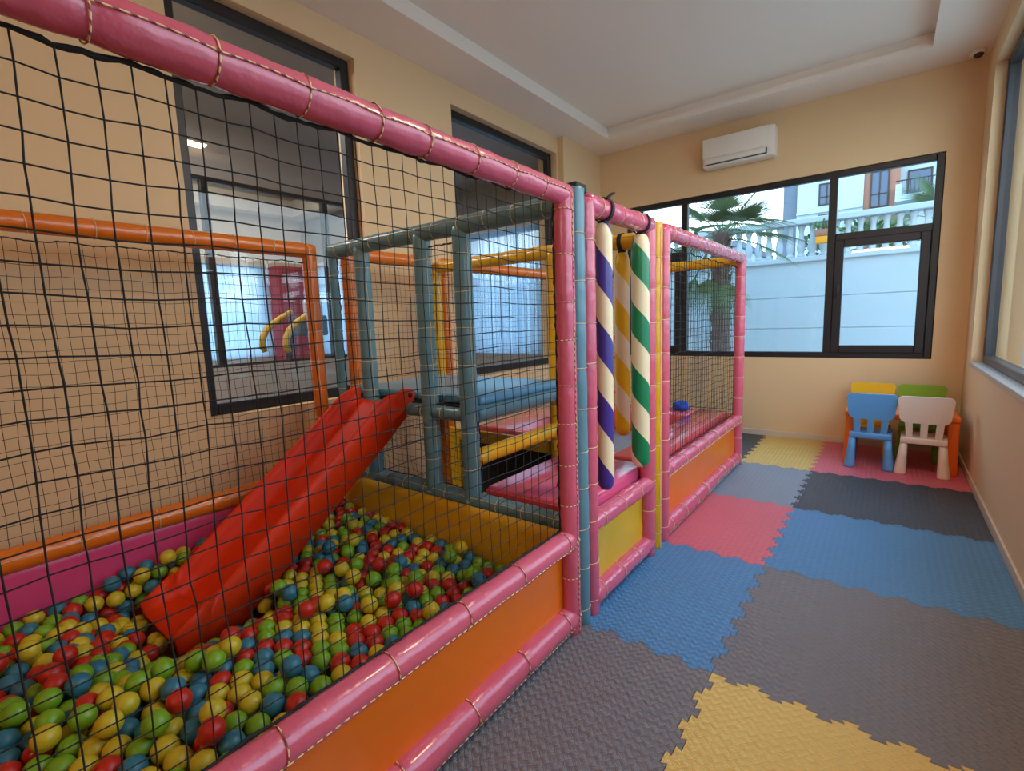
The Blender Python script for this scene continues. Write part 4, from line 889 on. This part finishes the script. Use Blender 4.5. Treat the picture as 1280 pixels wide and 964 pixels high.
palm(-1.80, 7.0, -.15, 2.75, .13, .8, 'tall fan palm with shaggy trunk in front of the courtyard wall',
     [(-10, 20, .45, .75, .6), (-40, 35, .4, .7, .5), (-90, 25, .35, .7, .6), (-140, 30, .4, .75, .5), (175, 22, .45, .8, .6), (140, 45, .4, .7, .4), (60, 50, .4, .7, .4), (20, 60, .4, .75, .3), (-70, 65, .35, .7, .3), (95, 20, .4, .7, .6),
      (-8, -8, .62, .6, .55), (-50, 8, .5, .75, .5), (-115, 5, .5, .75, .55), (160, 0, .5, .75, .6), (200, 50, .4, .75, .35), (-20, 42, .45, .8, .35), (10, 10, .5, .75, .5), (-75, 42, .4, .75, .4), (-150, -55, .75, .55, .9), (-110, -60, .7, .5, .9), (-60, -58, .7, .5, .9), (172, -50, .7, .6, .9)])
palm(1.25, 11.2, ZW - .03, 3.15, .14, .9, 'fan palm behind the balustrade with its crown above the wall',
     [(-90, 55, .35, .75, .3), (-150, 45, .4, .7, .35), (180, 30, .45, .7, .4), (-40, 45, .4, .7, .35), (0, 40, .4, .7, .4), (-110, 20, .4, .7, .4), (90, 60, .4, .7, .3), (-60, 75, .35, .7, .3), (-170, 65, .4, .75, .3)])
palm(.10, 12.9, ZW - .03, 2.95, .12, .8, 'shorter fan palm behind the balustrade beside the taller one',
     [(-90, 55, .3, .7, .3), (-150, 45, .35, .65, .35), (180, 40, .4, .7, .4), (-40, 45, .4, .65, .35), (0, 50, .4, .7, .4), (-110, 30, .4, .65, .4), (90, 60, .4, .7, .3)])
def shrub(x, y, z, R, n, label, pot=None):
    o = thing('balcony_plant', label, 'plant', (x, y, z), 'plants along the balustrade')
    b = MB(); rr = random.Random(int(x * 77 + 900))
    for i in range(n):
        d = Vector((rr.gauss(0, 1), rr.gauss(0, 1), rr.gauss(.3, .8))).normalized(); c = Vector((x, y, z + R * .9)) + d * R * rr.uniform(.3, 1); s = Vector((rr.gauss(0, 1), rr.gauss(0, 1), rr.gauss(0, 1))).normalized()
        u = d.cross(s).normalized(); L = R * .35
        b.add([c, c + u * L * .3 + d * L * .5, c + d * L, c - u * L * .3 + d * L * .5], [(0, 1, 2, 3)])
    b.build('leaves', M['leaf2'], o)
    MB().tube([(x, y, z - .02), (x + .01, y, z + R)], .012, 6).build('stem', M['bark'], o)
    MB().lathe([(.08, 0), (.11, .16), (.10, .16)], 16, (x, y, z - .18)).build('plant_pot', M['greyfac'], o)
for i, (x, R) in enumerate(((-.02, .26), (.2, .3), (.42, .24), (-.72, .18), (-2.6, .25), (.62, .22))):
    shrub(x, 9.05 + .38 * (i % 3), ZW + .15, R, 170, ('leafy green plant standing behind the balustrade in the fanlight', 'bushy green plant standing behind the balustrade near the palm', 'low green plant behind the balustrade', 'small green plant behind the balustrade beside the ochre planter', 'green plant behind the balustrade beyond the tall palm', 'low green plant behind the balustrade by the sash edge')[i])
o = thing('planter_box', 'ochre planter box hanging on the balustrade', 'planter', (-.49, 8.36, 2.54))
MB().rbox(-.60, 8.31, 2.54, -.38, 8.44, 2.66, .01, 2).build('box', M['planter'], o); MB().rbox(-.61, 8.30, 2.66, -.37, 8.445, 2.77, .01, 2).build('rim', M['terra'], o)
b = MB(); rr = random.Random(4)
for i in range(70):
    d = Vector((rr.gauss(0, 1), rr.gauss(0, .6), abs(rr.gauss(0, 1)))).normalized(); c = Vector((-.49 + rr.uniform(-.06, .06), 8.4, 2.77)) + d * rr.uniform(.02, .16); u = d.cross(Vector((rr.gauss(0, 1), rr.gauss(0, 1), 0))).normalized()
    b.add([c, c + u * .02 + d * .04, c + d * .08, c - u * .02 + d * .04], [(0, 1, 2, 3)])
b.build('leaves', M['leaf2'], o)

# apartment block
YB2 = 22
o = thing('apartment_building', 'pale apartment block with a terracotta bay and dark windows beyond the wall', 'building', (-1, YB2, -.15))
MB().box(-2.75, YB2, -.15, -.53, YB2 + 8, 14).build('wall', M['bldg'], o)
g = MB().box(-3.3, YB2 + .3, -.15, -2.75, YB2 + 8, 14).build('wall', M['greyfac'], o); g['label'] = 'grey recessed wall'
g = MB().box(-.53, YB2 + .1, -.15, .56, YB2 + 8, 14).build('wall', M['terra'], o); g['label'] = 'terracotta wall'
MB().box(.56, YB2 + .5, -.15, 6, YB2 + 8, 14).build('wall', M['bldg'], o)
MB().box(-2.75, YB2 - .12, 5.33, -.53, YB2, 5.42).box(-2.75, YB2 - .12, 8.2, -.53, YB2, 8.3).build('cornice', M['bldg'], o)
def bwin(x0, x1, z0, z1, y, bars=True, kind='window'):
    f = MB(); frame_rect(f, 1, y - .06, y - .003, x0, x1, z0, z1, .05)
    if bars: f.box((x0 + x1) / 2 - .025, y - .05, z0 + .05, (x0 + x1) / 2 + .025, y - .01, z1 - .05); f.box(x0 + .05, y - .05, z0 + (z1 - z0) * .35, x1 - .05, y - .01, z0 + (z1 - z0) * .35 + .04)
    w = f.build(kind, M['frame'], o); MB().box(x0 + .04, y - .02, z0 + .04, x1 - .04, y - .006, z1 - .04).build('pane', M['bglass'], w)
for z in (1.2, 3.9, 5.6, 8.6):
    h = .85 if z > 5 else 1.2
    bwin(-2.0, -1.45, z, z + (.85 if z != 3.9 else 1.35), YB2)
bwin(-.33, .25, 5.25, 6.6, YB2 + .1); bwin(-.33, .25, 2.6, 4.6, YB2 + .1); bwin(-.33, .25, 7.6, 9, YB2 + .1)
MB().box(-.33, YB2 + .02, 4.75, .25, YB2 + .1, 5.2).build('spandrel', M['bglass'], o)
for z in (5.35, 2.5, 8.2):
    bwin(.78, 1.50, z + .15, z + 1.15, YB2 + .5, False, 'balcony_door')
    MB().box(.44, YB2 - .6, z - .1, 2.3, YB2 + .5, z + .12).box(.44, YB2 - .6, z + .12, .62, YB2 + .5, z + .5).build('balcony', M['bldg'], o)
    r = MB(); r.tube([(.44, YB2 - .56, z + .62), (2.3, YB2 - .56, z + .62)], .02, 6)
    x = .5
    while x < 2.3: r.tube([(x, YB2 - .56, z + .1), (x, YB2 - .56, z + .62)], .01, 5); x += .12
    r.build('railing', M['frame'], o)
o = thing('white_house', 'white house front behind the palm beyond the courtyard wall', 'building', (-9, 16, 2.3))
MB().box(-12.5, 16, 2.3, -3.6, 21.5, 3.6).build('wall', M['bldg'], o)
MB().box(-12.6, 15.7, 3.6, -3.5, 21.6, 3.78).build('roof', M['greyfac'], o)
for x in (-9.8, -7.6, -5.9, -4.6): bwin_o = o; f = MB(); frame_rect(f, 1, 15.94, 15.997, x, x + .8, 2.5, 3.4, .06); w = f.build('window', M['frame'], o); MB().box(x + .05, 15.96, 2.55, x + .75, 15.98, 3.35).build('pane', M['bglass'], w)

# ================================================================ LIGHT
def area(name, loc, rot, sx, sy, power, col):
    l = bpy.data.lights.new(name, 'AREA'); l.shape = 'RECTANGLE'; l.size = sx; l.size_y = sy; l.energy = power; l.color = col
    o = bpy.data.objects.new(name, l); COL.objects.link(o); o.location = loc; o.rotation_euler = rot; return o
WARM = (1, .80, .54); LAMP = 50
lm = bpy.data.materials.new('lamp_tube'); lm.use_nodes = True; _b = lm.node_tree.nodes['Principled BSDF']
_b.inputs['Emission Color'].default_value = (*WARM, 1); _b.inputs['Emission Strength'].default_value = LAMP
for i, (x, y, z, lab) in enumerate(((.2, -4.3, 2.95, 'warm tube lamp in the middle of the room behind the viewer'), (.2, -6.0, 2.95, 'warm tube lamp at the back of the room'))):
    o = thing('tube_lamp', lab, 'lamp', (x, y, z), 'ceiling tube lamps')
    MB().tube([(x - .6, y, z), (x + .6, y, z)], .03, 12).build('glowing_tube', lm, o)
    MB().tube([(x - .45, y, z + .03), (x - .45, y, ZC if y < TY0 else ZT)], .006, 6).build('wire', M['frame'], o)
    MB().tube([(x + .45, y, z + .03), (x + .45, y, ZC if y < TY0 else ZT)], .006, 6).build('wire', M['frame'], o)
area('ceiling_fill', (.58, .76, 3.585), (0, 0, 0), .18, .3, 44, WARM)  # added fill without a fitting, brightens the far end and floor
area('corridor_fill', (-3.8, -1.6, 3.45), (0, 0, 0), .8, 2.4, 210, (1, .97, .93))  # added unseen fill, lifts the grey behind the tall windows
area('gym_lamp', (-7.2, 1.0, 4.35), (0, 0, 0), 3, 4, 190, (1, .86, .70))

w = bpy.data.worlds.new('sky'); SC.world = w; w.use_nodes = True; nt = w.node_tree
bg = nt.nodes['Background']; tc = nd(nt, 'ShaderNodeTexCoord'); sp = nd(nt, 'ShaderNodeSeparateXYZ'); nt.links.new(tc.outputs['Generated'], sp.inputs[0])
r = nd(nt, 'ShaderNodeValToRGB'); r.color_ramp.elements[0].position = .0; r.color_ramp.elements[0].color = (.84, .96, 1, 1); r.color_ramp.elements[1].position = .7; r.color_ramp.elements[1].color = (.40, .68, 1, 1)
nt.links.new(sp.outputs[2], r.inputs[0]); nt.links.new(r.outputs[0], bg.inputs[0]); bg.inputs[1].default_value = 6.7

# ================================================================ CAMERA
cam = bpy.data.cameras.new('camera'); cam.sensor_fit = 'HORIZONTAL'; cam.sensor_width = 36; cam.lens = 610.287 / 1280 * 36; cam.clip_start = .02; cam.clip_end = 200
co = bpy.data.objects.new('camera', cam); COL.objects.link(co)
Rt, Up, Fw = Vector((.79417951, .60669695, -.03460801)), Vector((-.04970359, .12161198, .99133248)), Vector((-.60564714, .7855758, -.12673676))
mw = Matrix((Rt, Up, -Fw)).transposed().to_4x4(); mw.translation = (.47177, -1.80533, 1.35814); co.matrix_world = mw
SC.camera = co
vs = SC.view_settings; vs.view_transform = 'Standard'; vs.look = 'None'; vs.exposure = -.5; vs.gamma = 1; vs.use_curve_mapping = False
SC.cycles.use_denoising = True
SC.cycles.max_bounces = 10; SC.cycles.transparent_max_bounces = 24; SC.cycles.diffuse_bounces = 5
SC.cycles.sample_clamp_indirect = 6
SC.cycles.caustics_reflective = False; SC.cycles.caustics_refractive = False
